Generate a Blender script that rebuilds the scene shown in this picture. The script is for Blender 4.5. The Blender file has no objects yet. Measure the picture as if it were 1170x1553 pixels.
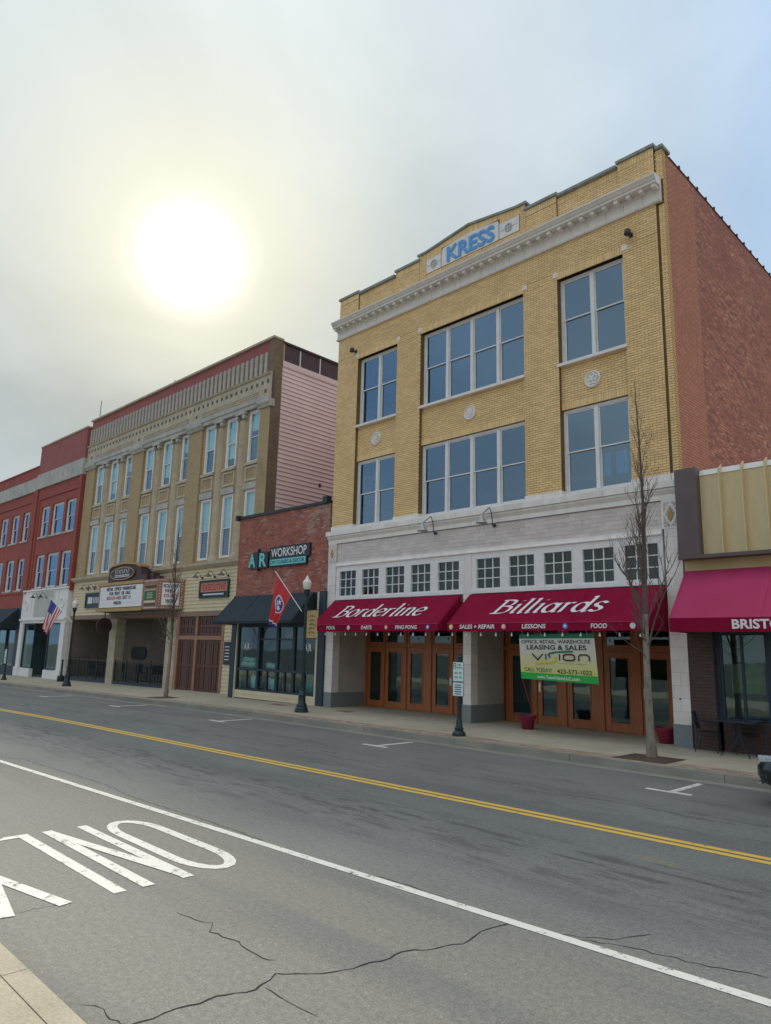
import bpy, bmesh, math, random
from math import radians, sin, cos, tan, pi, sqrt, atan2
from mathutils import Vector, Matrix
random.seed(7)
scene = bpy.context.scene
COL = scene.collection
# ------------------------------------------------------------------ camera
CAM = Vector((0.0, -16.754, 2.0)); FPX = 1076.54; PW, PH = 1170.0, 1553.0
YAW, PITCH, ROLL = radians(-45.495), radians(11.026), radians(1.4415)
fw = Vector((sin(YAW)*cos(PITCH), cos(YAW)*cos(PITCH), sin(PITCH)))
r0 = Vector((cos(YAW), -sin(YAW), 0)); u0 = r0.cross(fw)
rt = cos(ROLL)*r0 + sin(ROLL)*u0; up = -sin(ROLL)*r0 + cos(ROLL)*u0
cd = bpy.data.cameras.new('camera'); cam = bpy.data.objects.new('camera', cd); COL.objects.link(cam)
cam.matrix_world = Matrix(((rt.x, up.x, -fw.x, CAM.x), (rt.y, up.y, -fw.y, CAM.y), (rt.z, up.z, -fw.z, CAM.z), (0, 0, 0, 1)))
cd.sensor_fit = 'VERTICAL'; cd.sensor_height = 36; cd.lens = 36*FPX/PH; cd.clip_start = .05; cd.clip_end = 3000
scene.camera = cam
# ------------------------------------------------------------------ sky, sun, exposure
SUN_EL, SUN_AZ = 29.2, -62.6           # azimuth from +Y towards +X
sdir = Vector((sin(radians(SUN_AZ))*cos(radians(SUN_EL)), cos(radians(SUN_AZ))*cos(radians(SUN_EL)), sin(radians(SUN_EL))))
w = bpy.data.worlds.new('World'); scene.world = w; w.use_nodes = True
nt = w.node_tree; N = nt.nodes; L = nt.links; N.clear()
def nd(t, **k):
    n = N.new(t)
    for a, b in k.items(): setattr(n, a, b)
    return n
def vmath(op, a, b):
    n = nd('ShaderNodeVectorMath', operation=op)
    for i, s in enumerate((a, b)):
        if isinstance(s, (tuple, Vector)): n.inputs[i].default_value = s
        else: L.new(s, n.inputs[i])
    return n
def smath(op, a, b=None, clamp=False):
    n = nd('ShaderNodeMath', operation=op, use_clamp=clamp)
    for i, s in enumerate((a, b)):
        if s is None: continue
        if isinstance(s, (int, float)): n.inputs[i].default_value = s
        else: L.new(s, n.inputs[i])
    return n.outputs[0]
def mixc(f, a, b):
    n = nd('ShaderNodeMix', data_type='RGBA')
    for i, s in ((0, f), (6, a), (7, b)):
        if isinstance(s, (int, float)): n.inputs[i].default_value = s
        elif isinstance(s, tuple): n.inputs[i].default_value = (*s, 1)
        else: L.new(s, n.inputs[i])
    return n.outputs[2]
tc = nd('ShaderNodeTexCoord'); D = tc.outputs['Generated']
sky = nd('ShaderNodeTexSky', sky_type='NISHITA', sun_disc=False, sun_elevation=radians(SUN_EL), sun_rotation=radians(SUN_AZ), air_density=1.0, dust_density=.4, ozone_density=1.0)
SKY_STRENGTH = .05; VEIL = .20; ZEN = 1.0; EXPOSURE = 1.74
skyc = vmath('SCALE', sky.outputs[0], (0, 0, 0)); skyc.inputs['Scale'].default_value = SKY_STRENGTH
sep = nd('ShaderNodeSeparateXYZ'); L.new(D, sep.inputs[0])
el = smath('MAXIMUM', sep.outputs[2], 0.0)
grad = smath('MULTIPLY_ADD', el, ZEN); N[-1].inputs[2].default_value = 1.0        # gentle overcast gradation, 1 at the horizon to 1+ZEN overhead
dt = smath('MAXIMUM', vmath('DOT_PRODUCT', D, sdir).outputs['Value'], 0.0)
# cloud sheet: noise on the direction projected onto a flat layer
den = smath('ADD', el, .22)
pv = nd('ShaderNodeCombineXYZ'); L.new(smath('DIVIDE', sep.outputs[0], den), pv.inputs[0]); L.new(smath('DIVIDE', sep.outputs[1], den), pv.inputs[1])
nz = nd('ShaderNodeTexNoise'); nz.inputs['Scale'].default_value = 1.5; nz.inputs['Detail'].default_value = 5; nz.inputs['Roughness'].default_value = .5; nz.inputs['Distortion'].default_value = .4
L.new(pv.outputs[0], nz.inputs['Vector'])
cl = nd('ShaderNodeMapRange'); cl.inputs[1].default_value = .3; cl.inputs[2].default_value = .72; L.new(nz.outputs[0], cl.inputs[0])
away = nd('ShaderNodeMapRange', interpolation_type='SMOOTHSTEP'); away.inputs[1].default_value = .60; away.inputs[2].default_value = .93; L.new(dt, away.inputs[0])
far = nd('ShaderNodeMapRange', interpolation_type='SMOOTHSTEP'); far.inputs[1].default_value = .1; far.inputs[2].default_value = .6; L.new(dt, far.inputs[0])
veilc = mixc(far.outputs[0], (.66, .69, .72), (.27, .54, .97))
veilc = mixc(away.outputs[0], veilc, (.55, .64, .68))                  # thin blue-grey cloud, whiter then warmer towards the sun
veilc = mixc(smath('MULTIPLY', cl.outputs[0], .6), veilc, (.70, .78, .82))
near = smath('POWER', dt, 30.0)
veilc = mixc(near, veilc, (.74, .73, .60))
veilc = mixc(smath('POWER', el, 6.0), veilc, (.80, .80, .80))
veil = vmath('SCALE', veilc, (0, 0, 0)); 
blot = smath('MULTIPLY_ADD', cl.outputs[0], .28); N[-1].inputs[2].default_value = .86
L.new(smath('MULTIPLY', smath('MULTIPLY', grad, VEIL), blot), veil.inputs['Scale'])
opac = smath('MULTIPLY_ADD', cl.outputs[0], .1); N[-1].inputs[2].default_value = .88
opac = smath('ADD', opac, smath('MULTIPLY', near, .3), True)
base = mixc(opac, skyc.outputs[0], veil.outputs[0])
h1 = vmath('SCALE', (1.0, .90, .66), (0, 0, 0)); L.new(smath('MULTIPLY', smath('POWER', dt, 70.0), .07), h1.inputs['Scale'])
h2 = vmath('SCALE', (1.0, .95, .82), (0, 0, 0)); L.new(smath('MULTIPLY', smath('POWER', dt, 900.0), .5), h2.inputs['Scale'])
tot = vmath('ADD', vmath('ADD', base, h1.outputs[0]).outputs[0], h2.outputs[0])
bg = nd('ShaderNodeBackground'); L.new(tot.outputs[0], bg.inputs[0]); bg.inputs[1].default_value = 1.0
wo = nd('ShaderNodeOutputWorld'); L.new(bg.outputs[0], wo.inputs[0])
sd = bpy.data.lights.new('sun', 'SUN'); sd.energy = 1.2; sd.angle = radians(10); sd.color = (1, .93, .8)
so = bpy.data.objects.new('sun', sd); COL.objects.link(so); so.rotation_euler = sdir.to_track_quat('Z', 'Y').to_euler(); so.location = (0, 0, 40)
vs = scene.view_settings; vs.view_transform = 'Standard'; vs.look = 'None'; vs.gamma = 1; vs.use_curve_mapping = False; vs.exposure = EXPOSURE
scene.render.engine = 'CYCLES'
# ------------------------------------------------------------------ photo pixel -> place
def ray(u, v): return fw + (u-PW/2)/FPX*rt - (v-PH/2)/FPX*up
def G(u, v, z=0.0):
    d = ray(u, v); return CAM + d*((z-CAM.z)/d.z)
def P(u, v, y=0.0):
    d = ray(u, v); return CAM + d*((y-CAM.y)/d.y)
# frame of the left-hand row: turned 1.2 degrees, the street falls gently to the left
BO = Vector((-19.95, 0, 0)); BA = radians(1.2)
FB = Matrix.Translation(BO) @ Matrix.Rotation(BA, 4, 'Z'); FW = Matrix.Identity(4)
def zg(x): return -.01*max(0.0, -21.0-x) if x > -75 else -.54
# ------------------------------------------------------------------ materials
def mat(name, c, c2=None, scale=3.0, rough=.7, bump=0.0, bscale=60.0, fine=0.0, fscale=90.0, metal=0.0, spec=.5, island=0.0, stretch=(1, 1, 1), emit=None, thr=(.35, .65), ior=1.5):
    m = bpy.data.materials.new(name); m.use_nodes = True; t = m.node_tree; n = t.nodes; l = t.links
    b = n['Principled BSDF']; b.inputs['Roughness'].default_value = rough; b.inputs['Metallic'].default_value = metal
    b.inputs['IOR'].default_value = ior; b.inputs['Specular IOR Level'].default_value = spec
    co = n.new('ShaderNodeTexCoord'); mp = n.new('ShaderNodeMapping'); mp.inputs['Scale'].default_value = stretch; l.new(co.outputs['Object'], mp.inputs[0])
    col = None
    if c2 is not None:
        z = n.new('ShaderNodeTexNoise'); z.inputs['Scale'].default_value = scale; z.inputs['Detail'].default_value = 6; z.inputs['Roughness'].default_value = .62; l.new(mp.outputs[0], z.inputs['Vector'])
        r = n.new('ShaderNodeMapRange'); r.inputs[1].default_value = thr[0]; r.inputs[2].default_value = thr[1]; l.new(z.outputs[0], r.inputs[0])
        x = n.new('ShaderNodeMix'); x.data_type = 'RGBA'; x.inputs[6].default_value = (*c, 1); x.inputs[7].default_value = (*c2, 1); l.new(r.outputs[0], x.inputs[0]); col = x.outputs[2]
    if col is None:
        g = n.new('ShaderNodeRGB'); g.outputs[0].default_value = (*c, 1); col = g.outputs[0]
    def mul(fac, lo, hi, src):
        nonlocal col
        r = n.new('ShaderNodeMapRange'); r.inputs[3].default_value = lo; r.inputs[4].default_value = hi; l.new(src, r.inputs[0])
        x = n.new('ShaderNodeVectorMath'); x.operation = 'SCALE'; l.new(col, x.inputs[0]); l.new(r.outputs[0], x.inputs['Scale']); col = x.outputs[0]
    if fine:
        z = n.new('ShaderNodeTexNoise'); z.inputs['Scale'].default_value = fscale; z.inputs['Detail'].default_value = 3; l.new(mp.outputs[0], z.inputs['Vector']); mul(1, 1-fine, 1+fine, z.outputs[0])
    if island:
        ge = n.new('ShaderNodeNewGeometry'); oi = n.new('ShaderNodeObjectInfo')
        a = n.new('ShaderNodeMath'); a.operation = 'ADD'; l.new(ge.outputs['Random Per Island'], a.inputs[0]); l.new(oi.outputs['Random'], a.inputs[1])
        f = n.new('ShaderNodeMath'); f.operation = 'FRACT'; l.new(a.outputs[0], f.inputs[0]); mul(1, 1-island, 1+island*.6, f.outputs[0])
    l.new(col, b.inputs['Base Color'])
    if bump:
        z = n.new('ShaderNodeTexNoise'); z.inputs['Scale'].default_value = bscale; z.inputs['Detail'].default_value = 4; l.new(mp.outputs[0], z.inputs['Vector'])
        bp = n.new('ShaderNodeBump'); bp.inputs['Strength'].default_value = bump; bp.inputs['Distance'].default_value = .02; l.new(z.outputs[0], bp.inputs['Height']); l.new(bp.outputs[0], b.inputs['Normal'])
    if emit:
        b.inputs['Emission Color'].default_value = (*emit[0], 1); b.inputs['Emission Strength'].default_value = emit[1]
    return m
def brickmat(name, c1, c2, mortar, bw=.21, bh=.075, axis='XZ', stain=None, mix=.5):
    """far brickwork: courses as fine pattern and relief"""
    m = bpy.data.materials.new(name); m.use_nodes = True; t = m.node_tree; n = t.nodes; l = t.links; b = n['Principled BSDF']; b.inputs['Roughness'].default_value = .85
    co = n.new('ShaderNodeTexCoord'); s = n.new('ShaderNodeSeparateXYZ'); l.new(co.outputs['Object'], s.inputs[0]); cb = n.new('ShaderNodeCombineXYZ')
    l.new(s.outputs['XYZ'.index(axis[0])], cb.inputs[0]); l.new(s.outputs['XYZ'.index(axis[1])], cb.inputs[1])
    k = n.new('ShaderNodeTexBrick'); k.inputs['Scale'].default_value = 1; k.inputs['Brick Width'].default_value = bw; k.inputs['Row Height'].default_value = bh; k.inputs['Mortar Size'].default_value = .010
    k.inputs['Color1'].default_value = (*c1, 1); k.inputs['Color2'].default_value = (*c2, 1); k.inputs['Mortar'].default_value = (*mortar, 1); k.inputs['Bias'].default_value = 0
    l.new(cb.outputs[0], k.inputs['Vector']); col = k.outputs['Color']
    if stain:
        for (sc, sstr, colr, lo, hi) in stain:
            mp = n.new('ShaderNodeMapping'); mp.inputs['Scale'].default_value = sstr; l.new(co.outputs['Object'], mp.inputs[0])
            z = n.new('ShaderNodeTexNoise'); z.inputs['Scale'].default_value = sc; z.inputs['Detail'].default_value = 5; z.inputs['Roughness'].default_value = .65; l.new(mp.outputs[0], z.inputs['Vector'])
            r = n.new('ShaderNodeMapRange'); r.inputs[1].default_value = lo; r.inputs[2].default_value = hi; r.inputs[4].default_value = mix; l.new(z.outputs[0], r.inputs[0])
            x = n.new('ShaderNodeMix'); x.data_type = 'RGBA'; x.inputs[7].default_value = (*colr, 1); l.new(col, x.inputs[6]); l.new(r.outputs[0], x.inputs[0]); col = x.outputs[2]
    l.new(col, b.inputs['Base Color'])
    bp = n.new('ShaderNodeBump'); bp.inputs['Strength'].default_value = .8; bp.inputs['Distance'].default_value = .012; bp.invert = True; l.new(k.outputs['Fac'], bp.inputs['Height']); l.new(bp.outputs[0], b.inputs['Normal'])
    return m
def glassmat(name, tint=(.75, .9, .92), refl=.22, clear=.6):
    m = bpy.data.materials.new(name); m.use_nodes = True; t = m.node_tree; n = t.nodes; l = t.links; n.remove(n['Principled BSDF'])
    o = n['Material Output']; tr = n.new('ShaderNodeBsdfTransparent'); tr.inputs[0].default_value = (*[c*clear for c in tint], 1)
    gl = n.new('ShaderNodeBsdfGlossy'); gl.inputs[0].default_value = (.82, .95, 1, 1); gl.inputs['Roughness'].default_value = .015
    co = n.new('ShaderNodeTexCoord'); z = n.new('ShaderNodeTexNoise'); z.inputs['Scale'].default_value = 1.3; l.new(co.outputs['Object'], z.inputs['Vector'])
    bp = n.new('ShaderNodeBump'); bp.inputs['Strength'].default_value = .05; bp.inputs['Distance'].default_value = .05; l.new(z.outputs[0], bp.inputs['Height']); l.new(bp.outputs[0], gl.inputs['Normal'])
    ge = n.new('ShaderNodeNewGeometry'); dp = n.new('ShaderNodeVectorMath'); dp.operation = 'DOT_PRODUCT'; l.new(ge.outputs['Incoming'], dp.inputs[0]); l.new(ge.outputs['Normal'], dp.inputs[1])
    def mth(op, s, v, first=True):
        q = n.new('ShaderNodeMath'); q.operation = op; q.use_clamp = op == 'ADD'; i = 0 if first else 1; l.new(s, q.inputs[i]); q.inputs[1-i].default_value = v; return q.outputs[0]
    ab = mth('MINIMUM', mth('ABSOLUTE', dp.outputs['Value'], 0), 1.0); sch = mth('MULTIPLY', mth('POWER', mth('SUBTRACT', ab, 1.0, False), 5.0), .96)      # both faces of a pane reflect alike
    fac_ = mth('ADD', sch, .04+refl)
    x = n.new('ShaderNodeMixShader'); l.new(fac_, x.inputs[0]); l.new(tr.outputs[0], x.inputs[1]); l.new(gl.outputs[0], x.inputs[2]); l.new(x.outputs[0], o.inputs[0])
    return m
M = {}
M['ybrick'] = mat('yellow_brick', (.90, .64, .31), (.84, .57, .25), 1.2, .55, island=.12, fine=.06)
M['mortar'] = mat('mortar', (.21, .135, .055), (.15, .095, .04), 6, .95)
M['terra'] = mat('white_terracotta', (.84, .80, .75), (.70, .66, .61), 3.0, .35, fine=.06, fscale=30, island=.09, stretch=(1.6, 1, .5), thr=(.42, .78))
M['terrajoint'] = mat('terracotta_joint', (.30, .28, .26), (.2, .19, .18), 8, .9)
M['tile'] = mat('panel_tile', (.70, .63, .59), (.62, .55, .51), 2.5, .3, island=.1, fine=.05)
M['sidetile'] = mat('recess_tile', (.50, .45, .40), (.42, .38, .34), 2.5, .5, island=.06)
M['whitepaint'] = mat('white_paint', (.84, .83, .82), (.74, .73, .72), 5, .5, fine=.05)
M['coping'] = mat('grey_coping', (.33, .36, .35), (.22, .25, .24), 6, .6)
M['granite'] = mat('granite', (.24, .28, .28), (.15, .18, .18), 60, .5, fine=.3, fscale=160)
M['wood'] = mat('varnished_wood', (.47, .165, .06), (.33, .105, .036), 3, .38, stretch=(9, 9, .8), fine=.12, fscale=40)
M['darkwood'] = mat('dark_stained_wood', (.125, .052, .035), (.07, .028, .02), 3, .5, stretch=(8, 8, .7), fine=.12)
M['glass'] = glassmat('window_glass', (.36, .76, .97), .13, .9)
M['shopglass'] = glassmat('shop_glass', (.75, .93, .93), .035, .95)
M['clearglass'] = glassmat('clear_glass', (.88, .97, .97), .07, .96)
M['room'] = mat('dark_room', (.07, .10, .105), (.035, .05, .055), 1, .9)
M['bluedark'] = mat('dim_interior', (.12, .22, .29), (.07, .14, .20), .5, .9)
M['shade'] = mat('roller_shade', (.74, .80, .72), (.66, .73, .67), 2, .8)
M['curtain'] = mat('white_curtain', (.7, .74, .76), None, 2, .8)
M['sidebrick'] = brickmat('side_wall_brick', (.64, .26, .17), (.40, .14, .105), (.27, .13, .10), .21, .075, 'YZ',
    [(5, (1, .5, 1.6), (.22, .085, .075), .50, .62), (1.1, (1, .3, 1.0), (.33, .12, .095), .46, .62), (7, (1, .5, 2), (.62, .42, .33), .58, .66)], .8)
M['yreturn'] = brickmat('yellow_return_brick', (.84, .57, .25), (.74, .48, .19), (.24, .15, .07), .1, .0677, 'YZ')
M['renderbrick'] = brickmat('repointed_brick', (.62, .265, .165), (.50, .205, .13), (.30, .14, .10), .21, .075, 'YZ', [(1.2, (1, 2.5, .5), (.36, .13, .09), .5, .7)], .6)
M['arbrick'] = mat('old_red_brick', (.45, .165, .115), (.34, .115, .088), 2, .85, island=.28, fine=.12)
M['arpale'] = mat('whitewashed_brick', (.46, .32, .27), (.36, .2, .16), 5, .85, island=.2)
M['armortar'] = mat('old_mortar', (.38, .26, .22), (.28, .18, .15), 4, .95)
M['tanbrick'] = brickmat('tan_brick', (.56, .43, .24), (.48, .36, .20), (.31, .235, .14), .22, .072, 'XZ', [(.9, (1, 1, .6), (.27, .2, .11), .5, .75)], .6)
M['tanstone'] = mat('tan_stone', (.56, .49, .36), (.43, .38, .29), 2.5, .8, fine=.12, fscale=25)
M['greystone'] = mat('grey_stone', (.52, .51, .46), (.36, .365, .345), 2, .8, fine=.14, fscale=20, stretch=(1, 1, .5))
M['sidetan'] = brickmat('dark_side_brick', (.27, .20, .12), (.20, .145, .09), (.2, .16, .11), .22, .072, 'YZ', [(1.5, (1, 1, 1), (.15, .115, .08), .45, .7)], .7)  # darker copy of the tan brick for the end face
M['redpaint'] = mat('faded_red_render', (.36, .125, .11), (.30, .10, .095), .7, .85, fine=.08, fscale=12)
M['redbrick'] = brickmat('painted_red_brick', (.44, .115, .085), (.37, .09, .07), (.25, .065, .055), .21, .072, 'XZ', [(.8, (1, 1, .5), (.2, .05, .045), .5, .75)], .6)
M['pinksiding'] = mat('pale_pink_siding', (.80, .66, .61), (.72, .58, .545), .8, .6, fine=.04, fscale=20)
M['tarred'] = mat('tarred_flashing', (.085, .04, .045), (.05, .03, .035), 4, .6)
M['beige'] = mat('cream_clapboard', (.70, .61, .41), (.63, .545, .36), 2, .7, fine=.05)
M['browntrim'] = mat('tan_brown_trim', (.30, .20, .14), (.25, .165, .115), 3, .7)
M['blocks'] = mat('cream_stone_block', (.52, .455, .33), (.42, .36, .26), 3, .75, island=.13, fine=.1)
M['black'] = mat('black_metal', (.018, .024, .028), (.028, .034, .038), 5, .45)
M['navy'] = mat('blue_black_paint', (.016, .035, .055), (.02, .045, .065), 4, .5)
M['postgreen'] = mat('dark_green_iron', (.008, .028, .034), (.016, .042, .05), 12, .4, spec=.5)
M['awnblack'] = mat('black_canvas', (.012, .026, .036), (.02, .036, .046), 3, .8, bump=.15, bscale=300)
M['maroon'] = mat('maroon_canvas', (.29, .004, .042), (.24, .003, .034), 1.5, .8, spec=.15, bump=.12, bscale=320, fine=.06, fscale=8)
M['rose'] = mat('faded_maroon_canvas', (.52, .05, .15), (.46, .042, .13), 1.2, .7, spec=.25, bump=.12, bscale=320)
M['awnwhite'] = mat('white_lettering', (.82, .82, .82), None, 3, .6)
M['asphalt'] = None
M['white'] = mat('white_enamel', (.8, .8, .8), (.72, .73, .73), 4, .4)
M['globe'] = mat('opal_globe', (.8, .79, .74), None, 3, .25)
M['bark'] = mat('smooth_grey_bark', (.30, .27, .22), (.17, .15, .12), 9, .85, fine=.3, fscale=45, bump=.3, bscale=30, stretch=(1, 1, .5))
M['twig'] = mat('brown_twigs', (.15, .115, .09), (.10, .078, .065), 5, .85)
M['mulch'] = mat('brown_mulch', (.13, .09, .06), (.07, .05, .035), 25, .95, bump=.8, bscale=60)
M['pot'] = mat('maroon_plastic', (.21, .010, .04), (.17, .008, .032), 3, .4)
M['brownbox'] = mat('brown_metal_panel', (.13, .10, .10), (.115, .088, .09), 2, .5)
M['finbeige'] = mat('aged_cream_metal', (.74, .61, .37), (.64, .52, .30), 1.5, .55, stretch=(3, 1, .5), fine=.06)
M['finwhite'] = mat('white_cap_metal', (.78, .77, .74), None, 3, .5)
M['mustard'] = mat('mustard_panel', (.58, .45, .23), (.52, .40, .19), 2, .7)
M['dkbrick'] = brickmat('brown_painted_brick', (.115, .075, .062), (.095, .06, .05), (.075, .05, .042), .21, .075, 'XZ')
M['patio'] = mat('dark_patio_metal', (.02, .03, .045), None, 3, .5)
M['carpaint'] = mat('black_car_paint', (.008, .014, .016), None, 3, .12, spec=.7)
M['tyre'] = mat('tyre_rubber', (.015, .015, .016), None, 3, .85)
M['chrome'] = mat('bright_metal', (.7, .72, .74), None, 3, .2, metal=1.0)
M['headlight'] = mat('headlight_glass', (.7, .76, .78), (.35, .4, .42), 30, .1)
M['fred'] = mat('red_flag_nylon', (.62, .035, .04), (.55, .028, .034), 3, .7)
M['fblue'] = mat('blue_flag_nylon', (.045, .05, .26), None, 3, .7)
M['fwhite'] = mat('white_flag_nylon', (.78, .77, .78), None, 3, .7)
M['gold'] = mat('gold_paint', (.50, .30, .08), (.40, .235, .06), 5, .45)
M['copper'] = mat('copper_brown_paint', (.38, .19, .11), (.30, .145, .085), 5, .5)
M['plum'] = mat('plum_brown_paint', (.085, .045, .055), (.065, .035, .042), 4, .6)
M['sigwhite'] = mat('white_sign_face', (.80, .82, .82), None, 3, .5)
M['aqua'] = mat('aqua_sign_face', (.16, .62, .62), None, 3, .5)
M['yellow'] = mat('yellow_sign_sheet', (.80, .62, .01), None, 3, .5)
M['sgreen'] = mat('green_print', (.02, .40, .06), None, 3, .6)
M['dgreen'] = mat('dark_green_print', (.01, .16, .09), None, 3, .6)
M['ink'] = mat('black_print', (.02, .022, .03), None, 3, .6)
M['redink'] = mat('red_print', (.55, .03, .06), None, 3, .6)
M['kblue'] = mat('blue_glazed_lettering', (.10, .36, .78), None, 3, .4)
M['bulb'] = mat('bulb_glass', (.75, .78, .78), None, 3, .15)
M['cream'] = mat('cream_print', (.62, .58, .30), (.66, .64, .46), 1.5, .6)
M['parch'] = mat('parchment_print', (.52, .40, .19), (.38, .25, .10), 6, .7)
M['olive'] = mat('leafy_mosaic', (.40, .33, .16), (.20, .22, .16), 40, .5)
M['teal'] = mat('teal_print', (.05, .33, .33), None, 3, .6)
M['ygreen'] = mat('yellow_green_print', (.62, .55, .03), None, 3, .6)
M['concrete'] = mat('sidewalk_concrete', (.52, .46, .34), (.43, .385, .285), 1.4, .85, fine=.12, fscale=40, island=.07, bump=.1, bscale=90)
M['kerb'] = mat('kerb_concrete', (.33, .32, .26), (.23, .235, .205), 2.2, .85, fine=.16, fscale=40, island=.08, stretch=(.5, 1, 1))
M['paver'] = mat('clay_paver', (.47, .36, .27), (.37, .275, .205), 5, .85, island=.3, fine=.1)
M['nearwalk'] = mat('near_concrete', (.52, .46, .335), (.41, .36, .26), 2.5, .9, fine=.32, fscale=45, bump=.5, bscale=80)
M['dirt'] = mat('sand_joint', (.22, .185, .14), (.16, .135, .1), 8, .95)
M['crack'] = mat('crack_shadow', (.012, .012, .013), None, 3, .95)
M['earth'] = mat('ground', (.12, .12, .10), (.09, .09, .08), .2, .95)
M['roof'] = mat('tar_roof', (.06, .06, .06), None, 3, .9)
def roadmat():
    m = bpy.data.materials.new('asphalt'); m.use_nodes = True; t = m.node_tree; n = t.nodes; l = t.links; b = n['Principled BSDF']
    co = n.new('ShaderNodeTexCoord')
    def noise(sc, st=(1, 1, 1), det=5, ro=.6):
        mp = n.new('ShaderNodeMapping'); mp.inputs['Scale'].default_value = st; mp.inputs['Rotation'].default_value = (0, 0, radians(-2)); l.new(co.outputs['Object'], mp.inputs[0])
        z = n.new('ShaderNodeTexNoise'); z.inputs['Scale'].default_value = sc; z.inputs['Detail'].default_value = det; z.inputs['Roughness'].default_value = ro; l.new(mp.outputs[0], z.inputs['Vector']); return z.outputs[0]
    def rng(s, a, c, lo=0., hi=1.):
        r = n.new('ShaderNodeMapRange'); r.inputs[1].default_value = a; r.inputs[2].default_value = c; r.inputs[3].default_value = lo; r.inputs[4].default_value = hi; l.new(s, r.inputs[0]); return r.outputs[0]
    def mx(f, a, c):
        x = n.new('ShaderNodeMix'); x.data_type = 'RGBA'
        for i, s in ((0, f), (6, a), (7, c)):
            if isinstance(s, tuple): x.inputs[i].default_value = (*s, 1)
            else: l.new(s, x.inputs[i])
        return x.outputs[2]
    def mul(a, c):
        x = n.new('ShaderNodeMath'); x.operation = 'MULTIPLY'
        for i, s in ((0, a), (1, c)):
            if isinstance(s, float): x.inputs[i].default_value = s
            else: l.new(s, x.inputs[i])
        return x.outputs[0]
    s = n.new('ShaderNodeSeparateXYZ'); l.new(co.outputs['Object'], s.inputs[0])
    # across-street coordinate following the slightly turned lane lines
    a = n.new('ShaderNodeMath'); a.operation = 'MULTIPLY_ADD'; l.new(s.outputs[0], a.inputs[0]); a.inputs[1].default_value = -.043; l.new(s.outputs[1], a.inputs[2]); yy = a.outputs[0]
    def band(c, wd):
        d = n.new('ShaderNodeMath'); d.operation = 'SUBTRACT'; l.new(yy, d.inputs[0]); d.inputs[1].default_value = c
        e = n.new('ShaderNodeMath'); e.operation = 'ABSOLUTE'; l.new(d.outputs[0], e.inputs[0]); return rng(e.outputs[0], 0, wd, 1, 0)
    col = mx(rng(noise(.5), .35, .68), (.165, .170, .158), (.20, .205, .19))
    lane = rng(yy, -11.40, -11.10)                      # the parking lane on this side is an older, browner surface
    col = mx(lane, (.205, .200, .170), col)
    spots = rng(noise(3.0, (.5, 2.6, 1), 5, .68), .50, .60)
    for c, wd, st in ((-9.25, .8, .95), (-10.1, .7, .6), (-6.1, .6, .7), (-7.0, .5, .45), (-5.0, .5, .45)):
        col = mx(mul(mul(band(c, wd), spots), st), col, (.075, .077, .077))
    soft = rng(noise(.8, (.16, 1.4, 1), 3), .5, .7)
    col = mx(mul(soft, .6), col, (.115, .12, .118))
    col = mx(mul(rng(noise(1.1, (.5, 1.5, 1), 2), .70, .76), .5), col, (.28, .24, .15))
    gr = mul(rng(noise(75, det=2, ro=.8), .25, .75, .62, 1.42), rng(noise(20, det=3, ro=.75), .3, .7, .8, 1.22))
    sc = n.new('ShaderNodeVectorMath'); sc.operation = 'SCALE'; l.new(col, sc.inputs[0]); l.new(gr, sc.inputs['Scale'])
    col = mx(rng(noise(42, det=1), .73, .78), sc.outputs[0], (.40, .38, .33))
    l.new(col, b.inputs['Base Color']); b.inputs['Roughness'].default_value = .8
    bp = n.new('ShaderNodeBump'); bp.inputs['Strength'].default_value = .5; bp.inputs['Distance'].default_value = .01; l.new(noise(60, det=3, ro=.8), bp.inputs['Height']); l.new(bp.outputs[0], b.inputs['Normal'])
    return m
M['asphalt'] = roadmat()
def paintmat(name, c, wear):
    """road paint: worn through to the asphalt in flecks"""
    m = bpy.data.materials.new(name); m.use_nodes = True; t = m.node_tree; n = t.nodes; l = t.links; b = n['Principled BSDF']; b.inputs['Roughness'].default_value = .7
    co = n.new('ShaderNodeTexCoord'); z = n.new('ShaderNodeTexNoise'); z.inputs['Scale'].default_value = 7; z.inputs['Detail'].default_value = 9; z.inputs['Roughness'].default_value = .8; l.new(co.outputs['Object'], z.inputs['Vector'])
    r = n.new('ShaderNodeMapRange'); r.inputs[1].default_value = wear; r.inputs[2].default_value = wear+.06; l.new(z.outputs[0], r.inputs[0])
    z2 = n.new('ShaderNodeTexNoise'); z2.inputs['Scale'].default_value = 90; l.new(co.outputs['Object'], z2.inputs['Vector']); r2 = n.new('ShaderNodeMapRange'); r2.inputs[3].default_value = .85; r2.inputs[4].default_value = 1.1; l.new(z2.outputs[0], r2.inputs[0])
    v = n.new('ShaderNodeVectorMath'); v.operation = 'SCALE'; v.inputs[0].default_value = c; l.new(r2.outputs[0], v.inputs['Scale'])
    x = n.new('ShaderNodeMix'); x.data_type = 'RGBA'; l.new(r.outputs[0], x.inputs[0]); l.new(v.outputs[0], x.inputs[6]); x.inputs[7].default_value = (.10, .10, .09, 1); l.new(x.outputs[2], b.inputs['Base Color'])
    return m
M['linewhite'] = paintmat('white_road_paint', (.76, .75, .67), .55)
M['lineyellow'] = paintmat('yellow_road_paint', (.84, .54, .09), .58)
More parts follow.
